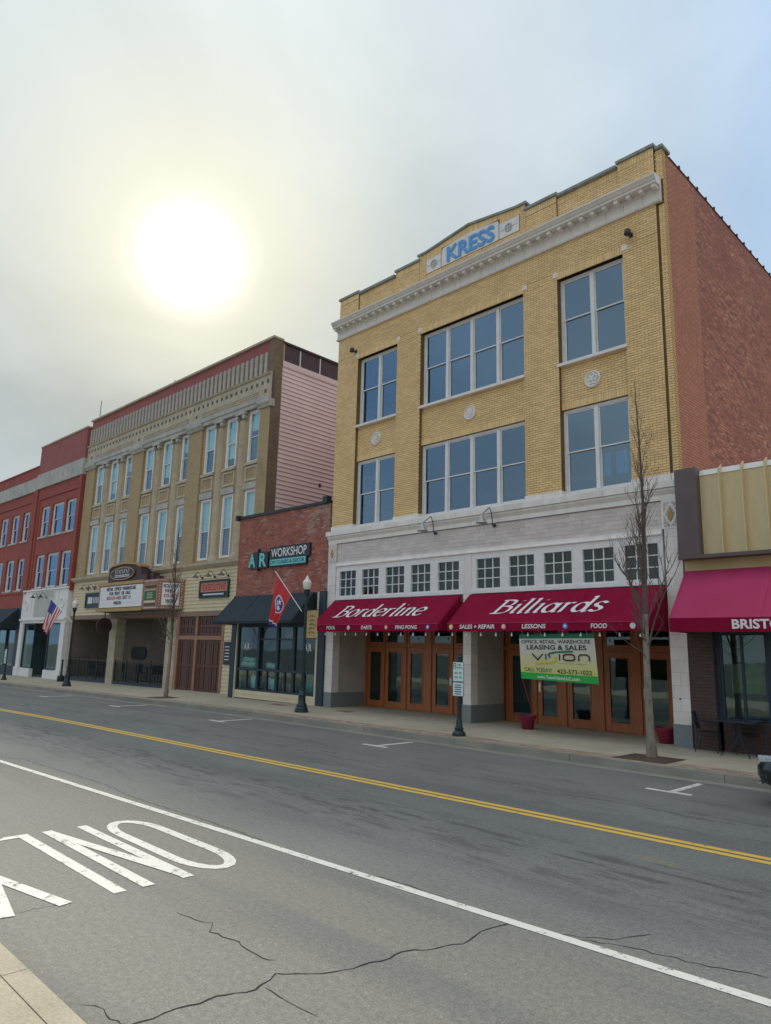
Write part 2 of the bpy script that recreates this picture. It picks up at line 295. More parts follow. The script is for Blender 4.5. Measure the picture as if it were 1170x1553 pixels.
# ------------------------------------------------------------------ mesh builder
class MB:
    def __init__(s): s.v = []; s.f = []; s.m = []
    def add(s, vs, fs, m=0):
        o = len(s.v); s.v += [tuple(p) for p in vs]; s.f += [tuple(i+o for i in f) for f in fs]; s.m += [m]*len(fs); return s
    def box(s, x0, x1, y0, y1, z0, z1, m=0):
        if x1 < x0: x0, x1 = x1, x0
        if y1 < y0: y0, y1 = y1, y0
        if z1 < z0: z0, z1 = z1, z0
        return s.add([(x0, y0, z0), (x1, y0, z0), (x1, y1, z0), (x0, y1, z0), (x0, y0, z1), (x1, y0, z1), (x1, y1, z1), (x0, y1, z1)],
                     [(0, 3, 2, 1), (4, 5, 6, 7), (0, 1, 5, 4), (1, 2, 6, 5), (2, 3, 7, 6), (3, 0, 4, 7)], m)
    def prism(s, poly, d0, d1, ax='x', m=0):
        """poly in the two other axes (y,z for x; x,z for y; x,y for z)"""
        def pt(a, b, d): return {'x': (d, a, b), 'y': (a, d, b), 'z': (a, b, d)}[ax]
        n = len(poly); vs = [pt(a, b, d0) for a, b in poly] + [pt(a, b, d1) for a, b in poly]
        return s.add(vs, [tuple(range(n-1, -1, -1)), tuple(range(n, 2*n))] + [(i, (i+1) % n, n+(i+1) % n, n+i) for i in range(n)], m)
    def tube(s, pts, rad, n=8, m=0, cap=True):
        pts = [Vector(p) for p in pts]; k = len(pts)
        if not isinstance(rad, (list, tuple)): rad = [rad]*k
        vs = []; fr = None
        for i, p in enumerate(pts):
            t = (pts[min(i+1, k-1)] - pts[max(i-1, 0)]).normalized()
            if fr is None:
                fr = t.orthogonal().normalized()
            else:
                fr = (fr - t*fr.dot(t)); fr = fr.normalized() if fr.length > 1e-6 else t.orthogonal().normalized()
            b = t.cross(fr)
            for j in range(n):
                a = 2*pi*j/n; vs.append(p + (fr*cos(a) + b*sin(a))*rad[i])
        fs = [(i*n+j, i*n+(j+1) % n, (i+1)*n+(j+1) % n, (i+1)*n+j) for i in range(k-1) for j in range(n)]
        if cap: fs += [tuple(range(n-1, -1, -1)), tuple(range((k-1)*n, k*n))]
        return s.add(vs, fs, m)
    def lathe(s, prof, c=(0, 0), n=20, m=0):
        vs = [(c[0]+r*cos(2*pi*j/n), c[1]+r*sin(2*pi*j/n), z) for r, z in prof for j in range(n)]; k = len(prof)
        fs = [(i*n+j, i*n+(j+1) % n, (i+1)*n+(j+1) % n, (i+1)*n+j) for i in range(k-1) for j in range(n)] + [tuple(range(n-1, -1, -1)), tuple(range((k-1)*n, k*n))]
        return s.add(vs, fs, m)
    def frame(s, x0, x1, z0, z1, wd, y0, y1, m=0, wb=None):
        wb = wd if wb is None else wb
        s.box(x0, x0+wd, y0, y1, z0, z1, m); s.box(x1-wd, x1, y0, y1, z0, z1, m); s.box(x0+wd, x1-wd, y0, y1, z1-wd, z1, m); return s.box(x0+wd, x1-wd, y0, y1, z0, z0+wb, m)
    def grid(s, fn, nu, nv, m=None):
        vs = [fn(i/nu, j/nv) for j in range(nv+1) for i in range(nu+1)]; o = len(s.v); s.v += [tuple(p) for p in vs]
        for j in range(nv):
            for i in range(nu):
                a = o+j*(nu+1)+i; s.f.append((a, a+1, a+nu+2, a+nu+1)); s.m.append(m((i+.5)/nu, (j+.5)/nv) if m else 0)
        return s
    def mesh(s, name, mats, off=(0, 0, 0), smooth=False):
        me = bpy.data.meshes.new(name); me.from_pydata([(a-off[0], b-off[1], c-off[2]) for a, b, c in s.v], [], s.f)
        for mm in (mats if isinstance(mats, (list, tuple)) else [mats]): me.materials.append(M[mm] if isinstance(mm, str) else mm)
        if any(s.m): me.polygons.foreach_set('material_index', s.m)
        bm = bmesh.new(); bm.from_mesh(me); bmesh.ops.recalc_face_normals(bm, faces=bm.faces); bm.to_mesh(me); bm.free()
        if smooth:
            me.polygons.foreach_set('use_smooth', [True]*len(me.polygons)); me.update()
            try: me.set_sharp_from_angle(angle=radians(40))
            except Exception: pass
        return me
class Thing:
    """an Empty at a thing's base that parents its parts; parts are given in the frame's coordinates"""
    def __init__(s, name, label, cat, base=(0, 0, 0), frame=None, group=None):
        s.fr = FW if frame is None else frame; s.base = Vector(base)
        s.o = bpy.data.objects.new(name, None); COL.objects.link(s.o); s.o.empty_display_size = .3
        s.o.matrix_world = s.fr @ Matrix.Translation(s.base)
        s.o['label'] = label; s.o['category'] = cat
        if group: s.o['group'] = group
    def part(s, name, mb, mats, parent=None, smooth=False, label=None, kind=None):
        ob = bpy.data.objects.new(name, mb.mesh(name, mats, s.base, smooth)); COL.objects.link(ob); ob.parent = parent or s.o
        if label: ob['label'] = label
        if kind: ob['kind'] = kind
        return ob
    def inst(s, name, me, loc, parent=None, rot=None):
        ob = bpy.data.objects.new(name, me); COL.objects.link(ob); ob.parent = parent or s.o
        ob.location = Vector(loc) - s.base
        if rot: ob.rotation_euler = rot
        return ob
def single(name, mb, mats, label, cat, base=(0, 0, 0), frame=None, group=None, smooth=False):
    ob = bpy.data.objects.new(name, mb.mesh(name, mats, base, smooth)); COL.objects.link(ob)
    ob.matrix_world = (FW if frame is None else frame) @ Matrix.Translation(Vector(base)); ob['label'] = label; ob['category'] = cat
    if group: ob['group'] = group
    return ob
def struct(name, mb, mats, base=(0, 0, 0), kind='structure', parent=None, smooth=False):
    ob = bpy.data.objects.new(name, mb.mesh(name, mats, base, smooth)); COL.objects.link(ob)
    if parent: ob.parent = parent
    else: ob.location = base; ob['kind'] = kind
    return ob
# ------------------------------------------------------------------ lettering
_tx = {}
def text_verts(body, bold=0.0, shear=0.0):
    k = (body, bold, shear)
    if k not in _tx:
        c = bpy.data.curves.new('t', 'FONT'); c.body = body; c.size = 1; c.offset = bold; c.shear = shear; c.resolution_u = 3
        o = bpy.data.objects.new('t', c); COL.objects.link(o); bpy.context.view_layer.update()
        me = bpy.data.meshes.new_from_object(o.evaluated_get(bpy.context.evaluated_depsgraph_get()))
        vs = [tuple(v.co) for v in me.vertices]; fs = [tuple(p.vertices) for p in me.polygons]
        bpy.data.objects.remove(o); bpy.data.curves.remove(c); bpy.data.meshes.remove(me)
        x0 = min(v[0] for v in vs); x1 = max(v[0] for v in vs); y0 = min(v[1] for v in vs); y1 = max(v[1] for v in vs)
        _tx[k] = ([((v[0]-x0)/(x1-x0), (v[1]-y0)/(y1-y0)) for v in vs], fs)
    return _tx[k]
def put_text(mb, body, org, right, upv, wd, ht, bold=0.0, shear=0.0, m=0):
    vs, fs = text_verts(body, bold, shear); org = Vector(org); right = Vector(right); upv = Vector(upv)
    return mb.add([org + right*(a*wd) + upv*(b*ht) for a, b in vs], fs, m)
def spline(pts, k=6):
    if len(pts) < 3: return pts
    P_ = [pts[0]] + list(pts) + [pts[-1]]; out = []
    for i in range(1, len(P_)-2):
        for j in range(k):
            t = j/k; a, b, c, d = P_[i-1:i+3]
            out.append(tuple(.5*((2*b[q]) + (-a[q]+c[q])*t + (2*a[q]-5*b[q]+4*c[q]-d[q])*t*t + (-a[q]+3*b[q]-3*c[q]+d[q])*t**3) for q in range(len(b))))
    return out + [pts[-1]]
def ell(cx, cy, rx, ry): return [(cx+rx*cos(a), cy+ry*sin(a)) for a in [2*pi*i/14 for i in range(15)]]
GL = {'B': (.64, [[(.13, .0), (.13, .75)], [(.0, .75), (.3, .75), (.48, .67), (.46, .47), (.3, .41), (.13, .41)], [(.3, .41), (.53, .33), (.53, .1), (.34, .0), (.0, .0)]]),
 'o': (.54, [ell(.26, .25, .2, .25)]), 'r': (.4, [[(.1, 0), (.1, .5)], [(.0, .46), (.1, .5)], [(.1, .34), (.2, .48), (.34, .47)]]),
 'd': (.56, [ell(.23, .24, .18, .24), [(.34, .78), (.43, .8)], [(.43, .8), (.43, .06), (.52, .01)]]),
 'e': (.5, [[(.07, .26), (.4, .28), (.4, .42), (.24, .5), (.08, .38), (.06, .2), (.15, .03), (.3, 0), (.43, .1)]]),
 'l': (.27, [[(.02, .77), (.11, .8)], [(.11, .8), (.11, .05), (.2, .01)]]), 'i': (.27, [[(.02, .46), (.11, .5)], [(.11, .5), (.11, .05), (.2, .01)], [(.13, .68), (.14, .70)]]),
 'n': (.55, [[(.0, .46), (.1, .5)], [(.1, .5), (.1, 0)], [(.1, .36), (.22, .49), (.36, .46), (.4, .34), (.4, .05), (.49, .01)]]),
 'a': (.56, [ell(.23, .24, .18, .24), [(.43, .49), (.43, .06), (.52, .01)]]), 's': (.44, [[(.37, .42), (.22, .5), (.08, .41), (.13, .29), (.28, .22), (.35, .1), (.2, 0), (.04, .08)]])}
def pen_text(mb, word, org, right, upv, nrm, wd, ht, nib=.1, thin=.035, ang=25, shear=.28, m=0):
    """broad-nib italic lettering: each stroke is swept with a slanted nib"""
    tw = sum(GL[c][0] for c in word); x = 0; org, right, upv, nrm = map(Vector, (org, right, upv, nrm)); sx = wd/tw; sy = ht/.8; lay = 0
    nv = Vector((cos(radians(ang)), sin(radians(ang))))*nib/2
    for c in word:
        for st in GL[c][1]:
            pts = [Vector(p) for p in spline(st)]; vs = []; lay += 1
            for i, p in enumerate(pts):
                t = (pts[min(i+1, len(pts)-1)] - pts[max(i-1, 0)]).normalized(); q = Vector((-t.y, t.x))
                e = nv if nv.dot(q) > 0 else -nv
                e = q*max(abs(e.dot(q)), thin/2) + t*e.dot(t)*.6
                for sg in (1, -1):
                    a = p+e*sg; vs.append(org + right*((x+a.x+shear*a.y)*sx) + upv*(a.y*sy) + nrm*(.0015*(lay % 4)))
            mb.add(vs, [(2*i, 2*i+1, 2*i+3, 2*i+2) for i in range(len(pts)-1)], m)
        x += GL[c][0]
def stroke(mb, pts, wd, org, right, upv, nrm=(0, 0, 0), closed=False, m=0, lift=0.0):
    """flat line of constant width with mitred corners"""
    pts = [Vector(p[:2]) for p in pts]; k = len(pts); vs = []; org, right, upv, nrm = map(Vector, (org, right, upv, nrm))
    for i, p in enumerate(pts):
        a = pts[i-1] if (i or closed) else None; b = pts[(i+1) % k] if (i < k-1 or closed) else None
        d1 = (p-a).normalized() if a is not None else None; d2 = (b-p).normalized() if b is not None else None
        d = ((d1 or d2)+(d2 or d1)).normalized() if (d1 is None or d2 is None or (d1+d2).length > .2) else d1
        q = Vector((-d.y, d.x)); c = q.dot(Vector((-(d2 or d1).y, (d2 or d1).x))); h = wd/2/max(c, .45)
        for sg in (1, -1):
            w_ = p+q*h*sg; vs.append(org+right*w_.x+upv*w_.y+nrm*lift)
    n = k if closed else k-1
    mb.add(vs, [(2*i, 2*i+1, (2*i+3) % (2*k), (2*i+2) % (2*k)) for i in range(n)], m)
# ================================================================== THE SETTING: street
def yk(x): return -3.22 + .017*(x+6)          # kerb line
def ycl(x): return -7.90 + .0396*(x+2.9)       # centre line
def ywl(x): return -11.42 + .0583*(x+1.8)      # lane edge line
YN = -14.86
def xsteps(a, b, s):
    n = max(1, int(round((b-a)/s))); return [a+(b-a)*i/n for i in range(n+1)]
def sheet(xs, ya, yb, dz, mb=None, m=0):
    mb = mb or MB(); o = len(mb.v)
    for x in xs: mb.v += [(x, ya(x), zg(x)+dz), (x, yb(x), zg(x)+dz)]
    for i in range(len(xs)-1): mb.f.append((o+2*i, o+2*i+2, o+2*i+3, o+2*i+1)); mb.m.append(m)
    return mb
def slab(mb, x0, x1, ya, yb, z0, z1, m=0, bev=0.0):
    """block that follows the fall of the street; ya, yb functions of x"""
    vs = []
    for x in (x0, x1):
        for y, dz in ((ya(x), z0), (yb(x), z0), (yb(x), z1), (ya(x), z1)): vs.append((x, y, zg(x)+dz))
    return mb.add(vs, [(0, 1, 2, 3), (4, 7, 6, 5), (0, 4, 5, 1), (1, 5, 6, 2), (2, 6, 7, 3), (3, 7, 4, 0)], m)
K = lambda c: (lambda x: c)
g = MB(); g.add([(-900, -700, -.9), (700, -700, -.9), (700, 900, -.9), (-900, 900, -.9)], [(0, 1, 2, 3)]); struct('ground', g, 'earth')
XS = xsteps(-160, 70, 2.5)
road = struct('road', sheet(XS, K(YN), lambda x: yk(x)-.32, -.15), 'asphalt')
gut = struct('gutter', sheet(XS, lambda x: yk(x)-.34, yk, -.146), 'kerb')
# kerb stones
kerb = struct('kerb', sheet(xsteps(-160, -60, 5), lambda x: yk(x), lambda x: yk(x)+.16, .0), 'kerb')
x = -60.0; i = 0
while x < 12:
    b_ = MB(); x1 = x+3.05; slab(b_, x+.006, x1-.006, lambda q: yk(q)-.0, lambda q: yk(q)+.16, -.3, 0.0)
    ob = struct('kerb_stone', b_, 'kerb', parent=kerb); x = x1
# sidewalk: bed, slabs, clay pavers behind the kerb
walk = struct('sidewalk', sheet(XS, lambda x: yk(x)+.16, K(3.2), -.022), 'dirt')
x = -58.0
while x < 10:
    x1 = x+1.52
    rows = [lambda q: yk(q)+.68, lambda q: yk(q)+.68+(1.0-.0)*((0.02-(yk(q)+.68))/2), K(.03), K(2.6)]
    for a, b2 in zip(rows[:-1], rows[1:]):
        b_ = MB(); slab(b_, x+.005, x1-.005, lambda q, a=a: a(q)+.005, lambda q, b2=b2: b2(q)-.005, -.1, random.uniform(-.002, .002)); struct('paving_slab', b_, 'concrete', parent=walk)
    x = x1
pv = []
r = 0
while r < 5:
    x = -46.0 + (r % 2)*.105
    while x < 2: pv.append((x, r)); x += .21
    r += 1
pv.sort(key=lambda p: (p[0]+.1)**2 + (yk(p[0])+.16+.1*p[1]-CAM.y)**2)
vis = [p for p in pv if -12.5 < p[0] < -3.6][:300]; vset = set(vis); restmb = MB()
pm = MB().box(-.1, .1, -.047, .047, -.05, 0).mesh('paver', 'paver')
for (x, r) in pv:
    yy = yk(x+.1)+.21+.1*r
    if (x, r) in vset:
        ob = bpy.data.objects.new('paver', pm); COL.objects.link(ob); ob.parent = walk; ob.location = (x+.1, yy, zg(x)+.001+random.uniform(-.003, .003)); ob.rotation_euler = (random.uniform(-.012, .012), random.uniform(-.01, .01), .017+random.uniform(-.02, .02))
    else: restmb.box(x+.003, x+.203, yy-.047, yy+.047, zg(x)-.05, zg(x)+random.uniform(-.003, .003))
ob = struct('pavers', restmb, 'paver', parent=walk); ob['kind'] = 'stuff'
ns = MB(); ns.box(-60, 40, -22, YN-.16, -.6, .0); near = struct('near_sidewalk', ns, 'nearwalk')
for i in range(30):
    b_ = MB().box(-50+3*i+.004, -47+3*i-.004, YN-.152, YN, -.5, random.uniform(-.002, .002)); struct('kerb_stone', b_, 'nearwalk', parent=near)
# painted markings, each a sheet 4 mm up
def line(f, off, wd, x0, x1, name, m):
    struct(name, sheet(xsteps(x0, x1, 2), lambda x: f(x)+off-wd/2, lambda x: f(x)+off+wd/2, -.146), m, parent=road)
line(ycl, .088, .115, -120, 40, 'yellow_line', 'lineyellow'); line(ycl, -.088, .115, -120, 40, 'yellow_line', 'lineyellow')
line(ywl, 0, .108, -60, 30, 'white_line', 'linewhite')
for xt in (-5.36, -12.15, -18.7, -25.3, -31.9):
    t_ = MB(); slab(t_, xt-.055, xt+.055, lambda q: yk(q)-1.52, lambda q: yk(q)-.4, -.2, -.146); slab(t_, xt-.42, xt+.33, lambda q: yk(q)-1.66, lambda q: yk(q)-1.54, -.2, -.146)
    struct('parking_mark', t_, 'linewhite', parent=road)
# ONLY, read by drivers heading towards the right: letter tops point to +X
def road_letter(strokes, name):
    mb = MB()
    for k, (pts, closed) in enumerate(strokes): stroke(mb, pts, .118, (0, 0, -.146+.001*k), (0, 1, 0), (1, 0, 0), closed=closed)
    struct(name, mb, 'linewhite', parent=road)
oy, hx0, hx1 = -12.5, -8.9, -6.42
def arc(cy, cx, ry, rx, a0, a1, n=8): return [(cy+ry*cos(radians(a0+(a1-a0)*i/n)), cx+rx*sin(radians(a0+(a1-a0)*i/n))) for i in range(n+1)]
road_letter([(arc(oy, -7.05, .24, .56, 0, 180, 10)+arc(oy, -8.28, .24, .56, 180, 360, 10), True)], 'letter_o')
road_letter([([(-12.93, -8.93), (-12.93, -6.42)], False), ([(-13.33, -8.93), (-13.33, -6.42)], False), ([(-12.93, -6.5), (-13.33, -8.86)], False)], 'letter_n')
road_letter([([(-13.60, -6.42), (-13.60, -8.90)], False), ([(-13.54, -8.88), (-13.98, -8.88)], False)], 'letter_l')
road_letter([([(-14.31, -8.93), (-14.31, -7.55)], False), ([(-14.31, -7.6), (-14.07, -6.42)], False), ([(-14.31, -7.6), (-14.53, -6.42)], False)], 'letter_y')
# cracks in the asphalt
c5_ = lambda x, y: (400+.6581*x, 1050+.6581*y); c4_ = lambda x, y: (.359*x, 1220+.359*y)
def crack(px, wd, name='crack'):
    pts = []
    for u, v in px: q = G(u, v, -.15); pts.append(Vector((q.x, q.y)))
    fine = [pts[0]]
    for a, b2 in zip(pts[:-1], pts[1:]):
        k = max(2, int((b2-a).length/.07))
        for i in range(1, k+1):
            q = a.lerp(b2, i/k); t = (b2-a).normalized(); n_ = Vector((-t.y, t.x)); fine.append(q + (n_*random.uniform(-.022, .022) if i < k else n_*0))
    mb = MB(); o = []
    for i, q in enumerate(fine):
        t = (fine[min(i+1, len(fine)-1)]-fine[max(0, i-1)]).normalized(); n_ = Vector((-t.y, t.x))*wd*random.uniform(.35, 1.0)*(.3 if i in (0, len(fine)-1) else 1)
        o += [(q.x+n_.x, q.y+n_.y, zg(q.x)-.1475), (q.x-n_.x, q.y-n_.y, zg(q.x)-.1475)]
    mb.add(o, [(2*i, 2*i+1, 2*i+3, 2*i+2) for i in range(len(fine)-1)]); struct(name, mb, 'crack', parent=road)
crack([c4_(*p) for p in [(540, 935), (650, 905), (700, 880), (800, 850), (880, 825), (960, 805), (1040, 795), (1100, 765), (1165, 715)]]+[c5_(*p) for p in [(50, 650), (160, 645), (270, 620), (320, 598), (400, 590), (460, 580), (490, 560), (520, 545), (575, 530)]], .008)
crack([c4_(*p) for p in [(745, 455), (830, 490), (900, 500), (885, 540), (940, 560), (1010, 580), (1040, 610), (1110, 650), (1170, 658)]], .006)
crack([c5_(*p) for p in [(575, 530), (660, 555), (800, 570), (895, 557)]], .006)
crack([c5_(*p) for p in [(0, 350), (90, 380), (180, 405), (300, 435), (420, 475), (560, 520), (700, 565), (850, 590), (1000, 625), (1170, 660)]], .006)
crack([(0, 1148), (40, 1152), (100, 1146), (170, 1140), (262, 1131)], .007)
crack([(40, 1153), (90, 1168), (160, 1190), (210, 1212), (300, 1240), (400, 1275)], .006)
crack([c4_(*p) for p in [(0, 478), (100, 455), (190, 435), (290, 418)]], .004)
crack([c4_(*p) for p in [(330, 845), (400, 850), (450, 890), (500, 915), (540, 925)]], .004)
crack([c5_(*p) for p in [(0, 680), (50, 710), (130, 750)]], .004)
# ================================================================== KRESS-SIZE YELLOW BRICK BUILDING
KX0, KX1 = -19.95, -6.93
kb = Thing('commercial_building', 'three-storey yellow brick building with white cornice, blue lettering and red brick side', 'building', (-13.44, 0, 0))
CH, BL = .0677, .2032
bricks = []
def fill(x0, x1, z0, z1, y, out=None):
    out = bricks if out is None else out
    r = int(round(z0/CH)); z = z0
    k = 0
    while z < z1-.02:
        zt = min(z+CH, z1); x = math.floor(x0/BL)*BL - BL + (BL/2 if int(round(z/CH)) % 2 else 0)
        while x < x1:
            a, b2 = max(x, x0), min(x+BL, x1)
            if b2-a > .03: out.append((a+.005, b2-.005, z+.006, zt-.006, y))
            x += BL
        z += CH
def soldier(x0, x1, z0, z1, y, out=None):
    n = int((x1-x0)/.0735); s = (x1-x0)/n
    for i in range(n): (bricks if out is None else out).append((x0+i*s+.004, x0+(i+1)*s-.004, z0+.004, z1-.004, y))
ZB, ZF = 6.42, 13.77
bays = [(-18.72, -16.66, 2), (-15.52, -11.34, 4), (-10.16, -8.13, 2)]
pil = [(-19.87, -18.72), (-16.66, -15.52), (-11.34, -10.16), (-8.13, -7.14)]
for a, b2 in pil: fill(a, b2, ZB, 12.72, 0)
fill(-7.09, -6.935, ZB, 13.72, .05)
fill(-19.87, -7.14, 12.95, ZF, 0)
for a, b2 in pil: fill(a, b2, 12.72, 12.95, 0)
for a, b2, n in bays:
    soldier(a, b2, 12.72, 12.95, 0); soldier(a, b2, 8.74, 8.96, .1); fill(a, b2, 8.96, 9.90, .1); fill(a, b2, 9.9, 10.02, .1)
# parapet: panels between shallow piers, raised centre
ptop = [(-19.87, -18.80, 15.50), (-18.80, -16.80, 15.42), (-16.80, -15.66, 15.56), (-11.22, -10.12, 15.50), (-10.12, -8.16, 15.42), (-8.16, -7.14, 15.52)]
for a, b2, zt in ptop:
    inset = .05 if zt < 15.45 else 0
    fill(a, b2, 14.46, zt-.28, inset); soldier(a, b2, zt-.28, zt-.06, inset)
fill(-7.14, -6.935, 14.46, 15.36, .05)
fill(-15.66, -15.32, 14.46, 15.7, 0); fill(-11.42, -11.22, 14.46, 15.7, 0); fill(-15.32, -11.42, 14.46, 14.86, 0)
def pedz(x): return 15.70 + max(0, .24*(1-abs(x+13.44)/1.9)) if abs(x+13.44) < 1.9 else 15.70
nS = 56
for i in range(nS):
    a = -15.32+3.9*i/nS; bricks.append((a+.003, a+3.9/nS-.003, (15.42 if abs(a+13.44) > 1.2 else 15.60)+.004, pedz(a)-.03, 0))
walls = MB()
for a, b2 in pil: walls.box(a, b2, .008, .5, 6.2, 12.95)
walls.box(-19.87, -7.14, .0081, .5, 12.95, 14.46)
walls.box(-7.14, -6.945, .058, .5, 6.2, 15.36)
kb.part('corner_return', MB().box(-6.9449, -6.934, .056, .26, 6.42, 15.36), 'yreturn')
for a, b2, n in bays: walls.box(a, b2, .108, .5, 8.74, 10.02)
for a, b2, zt in ptop: walls.box(a, b2, (.058 if zt < 15.45 else .008), .42, 14.46, zt-.05)
walls.prism([(-15.66, 14.46), (-11.22, 14.46), (-11.22, 15.68), (-11.54, 15.68), (-13.44, 15.92), (-15.34, 15.68), (-15.66, 15.68)], .0082, .42, 'y')
kb.part('wall', walls, 'mortar')
full = [q for q in bricks if abs((q[1]-q[0])-(BL-.01)) < .002 and abs((q[3]-q[2])-(CH-.012)) < .002]
full.sort(key=lambda q: (q[0]-CAM.x)**2+(q[4]-CAM.y)**2+(q[2]-CAM.z)**2); ind = set(full[:300])
bm_ = MB().box(-(BL-.01)/2, (BL-.01)/2, 0, .03, -(CH-.012)/2, (CH-.012)/2).mesh('brick', 'ybrick')
rest = MB()
for q in bricks:
    if q in ind: kb.inst('brick', bm_, ((q[0]+q[1])/2, q[4]-random.uniform(0, .003), (q[2]+q[3])/2))
    else:
        j = random.uniform(0, .003); x0, x1, z0, z1, y = q
        rest.add([(x0, y-j, z0), (x1, y-j, z0), (x1, y-j, z1), (x0, y-j, z1), (x0, y+.03, z0), (x1, y+.03, z0), (x1, y+.03, z1), (x0, y+.03, z1)], [(0, 1, 2, 3), (1, 5, 6, 2), (0, 3, 7, 4), (3, 2, 6, 7), (0, 4, 5, 1)])
kb.part('bricks', rest, 'ybrick', kind='stuff')
# coping
for a, b2, zt in ptop: kb.part('coping', MB().box(a-.04+(.081 if zt < 15.45 else 0), b2+.04-(.081 if zt < 15.45 else 0), -.06, .47, zt-.05, zt+.03), 'coping')
kb.part('coping', MB().box(-7.09, -6.88, -.02, .47, 15.36, 15.44), 'coping')
pc = MB(); pc.prism([(-15.72, 15.68), (-15.34, 15.68), (-13.44, 15.92), (-11.54, 15.68), (-11.16, 15.68), (-11.16, 15.75), (-11.54, 15.75), (-13.44, 15.99), (-15.34, 15.75), (-15.72, 15.75)], -.06, .47, 'y'); kb.part('coping', pc, 'coping')
# name panel
sp = MB()
sp.prism([(-15.3, 14.88), (-11.44, 14.88), (-11.44, 15.40), (-12.2, 15.40), (-12.25, 15.55), (-13.44, 15.64), (-14.55, 15.55), (-14.6, 15.40), (-15.3, 15.40)], -.02, .1, 'y')
panel = kb.part('name_panel', sp, 'terra')
jn = MB()
for xx in (-14.62, -12.2): jn.box(xx-.012, xx+.012, -.026, .0, 14.88, 15.42)
for xx in (-14.0, -13.44, -12.85): jn.box(xx-.004, xx+.004, -.0215, .0, 14.88, 15.55)
kb.part('panel_joint', jn, 'terrajoint', parent=panel)
kt = MB(); put_text(kt, 'KRESS', (-14.36, -.045, 14.94), (1, 0, 0), (0, 0, 1), 1.98, .56, bold=.022); kt2 = MB()
kt2.v = [(a, b+.018, c) for a, b, c in kt.v]; kt2.f = list(kt.f); kt2.m = list(kt.m)
kb.part('lettering', kt, 'kblue', parent=panel); 
km = MB(); put_text(km, 'KRESS', (-14.33, -.027, 14.91), (1, 0, 0), (0, 0, 1), 1.98, .56, bold=.03); kb.part('letter_shadow_line', km, mat('pale_blue_edge', (.28, .5, .72), None, 3, .5), parent=panel)
def ring(mb, cx, cz, y, r, th, n=20, m=0): mb.tube([(cx+r*cos(2*pi*i/n), y, cz+r*sin(2*pi*i/n)) for i in range(n+1)], th, 5, m, cap=False)
for cx in (-14.95, -11.83):
    o_ = MB(); ring(o_, cx, 15.14, -.028, .12, .022); o_.box(cx-.115, cx+.115, -.035, -.018, 15.125, 15.155); o_.box(cx-.015, cx+.015, -.034, -.018, 15.03, 15.25); o_.box(cx-.33, cx-.13, -.026, -.015, 15.13, 15.145); o_.box(cx+.13, cx+.33, -.026, -.015, 15.13, 15.145)
    kb.part('rosette', o_, mat('rosette_grey', (.42, .43, .45), None, 3, .5), parent=panel, smooth=True)
# main cornice
cz = MB(); prof = [(.02, 13.76), (-.07, 13.76), (-.09, 13.80), (-.09, 13.83), (-.05, 13.86), (-.035, 13.87), (-.035, 14.10), (-.07, 14.12), (-.07, 14.205), (-.29, 14.205), (-.30, 14.215), (-.30, 14.27), (-.33, 14.29), (-.37, 14.35), (-.40, 14.38), (-.40, 14.425), (.02, 14.46)]
cz.prism(prof, -19.93, -6.98, 'x'); corn = kb.part('cornice', cz, 'terra')
md = MB().box(-.055, .055, -.255, -.06, 14.115, 14.204).mesh('modillion', 'terra', (0, 0, 0)); 
nm = 37
for i in range(nm):
    xx = -19.83+(12.75)*i/(nm-1); kb.inst('modillion', md, (xx, 0, 0), parent=corn)
jn = MB()
for i in range(1, 24): xx = -19.9+.54*i; jn.box(xx-.003, xx+.003, -.0365, -.03, 13.88, 14.09)
kb.part('frieze_joint', jn, 'terrajoint', parent=corn)
# small white blocks at the pier heads, stains, wall lights
for xx in (-18.78, -16.60, -15.58, -11.27, -10.22, -8.07):
    kb.part('corner_block', MB().box(xx-.075, xx+.075, -.012, .05, 12.80, 12.95), 'terra')
# medallions
def medallion(cx, cz_, kind):
    mb = MB(); mb.tube([(cx, .11, cz_), (cx, .075, cz_)], .24, 24); ring(mb, cx, cz_, .075, .215, .03, 24)
    if kind == 'flower':
        for k in range(5):
            a = pi/2+2*pi*k/5; ring(mb, cx+.105*cos(a), cz_+.105*sin(a), .07, .055, .025, 10)
        mb.tube([(cx, .08, cz_), (cx, .04, cz_)], .04, 10)
    else:
        mb.prism([(cx-.1, cz_+.13), (cx+.1, cz_+.13), (cx+.1, cz_-.03), (cx, cz_-.15), (cx-.1, cz_-.03)], .04, .09, 'y')
        for k in (-.05, 0, .05): mb.box(cx+k-.012, cx+k+.012, .03, .05, cz_-.07, cz_+.1)
    kb.part('medallion', mb, 'terra', smooth=True)
medallion(-17.7, 9.43, 'flower'); medallion(-13.44, 9.43, 'shield'); medallion(-9.18, 9.43, 'flower')
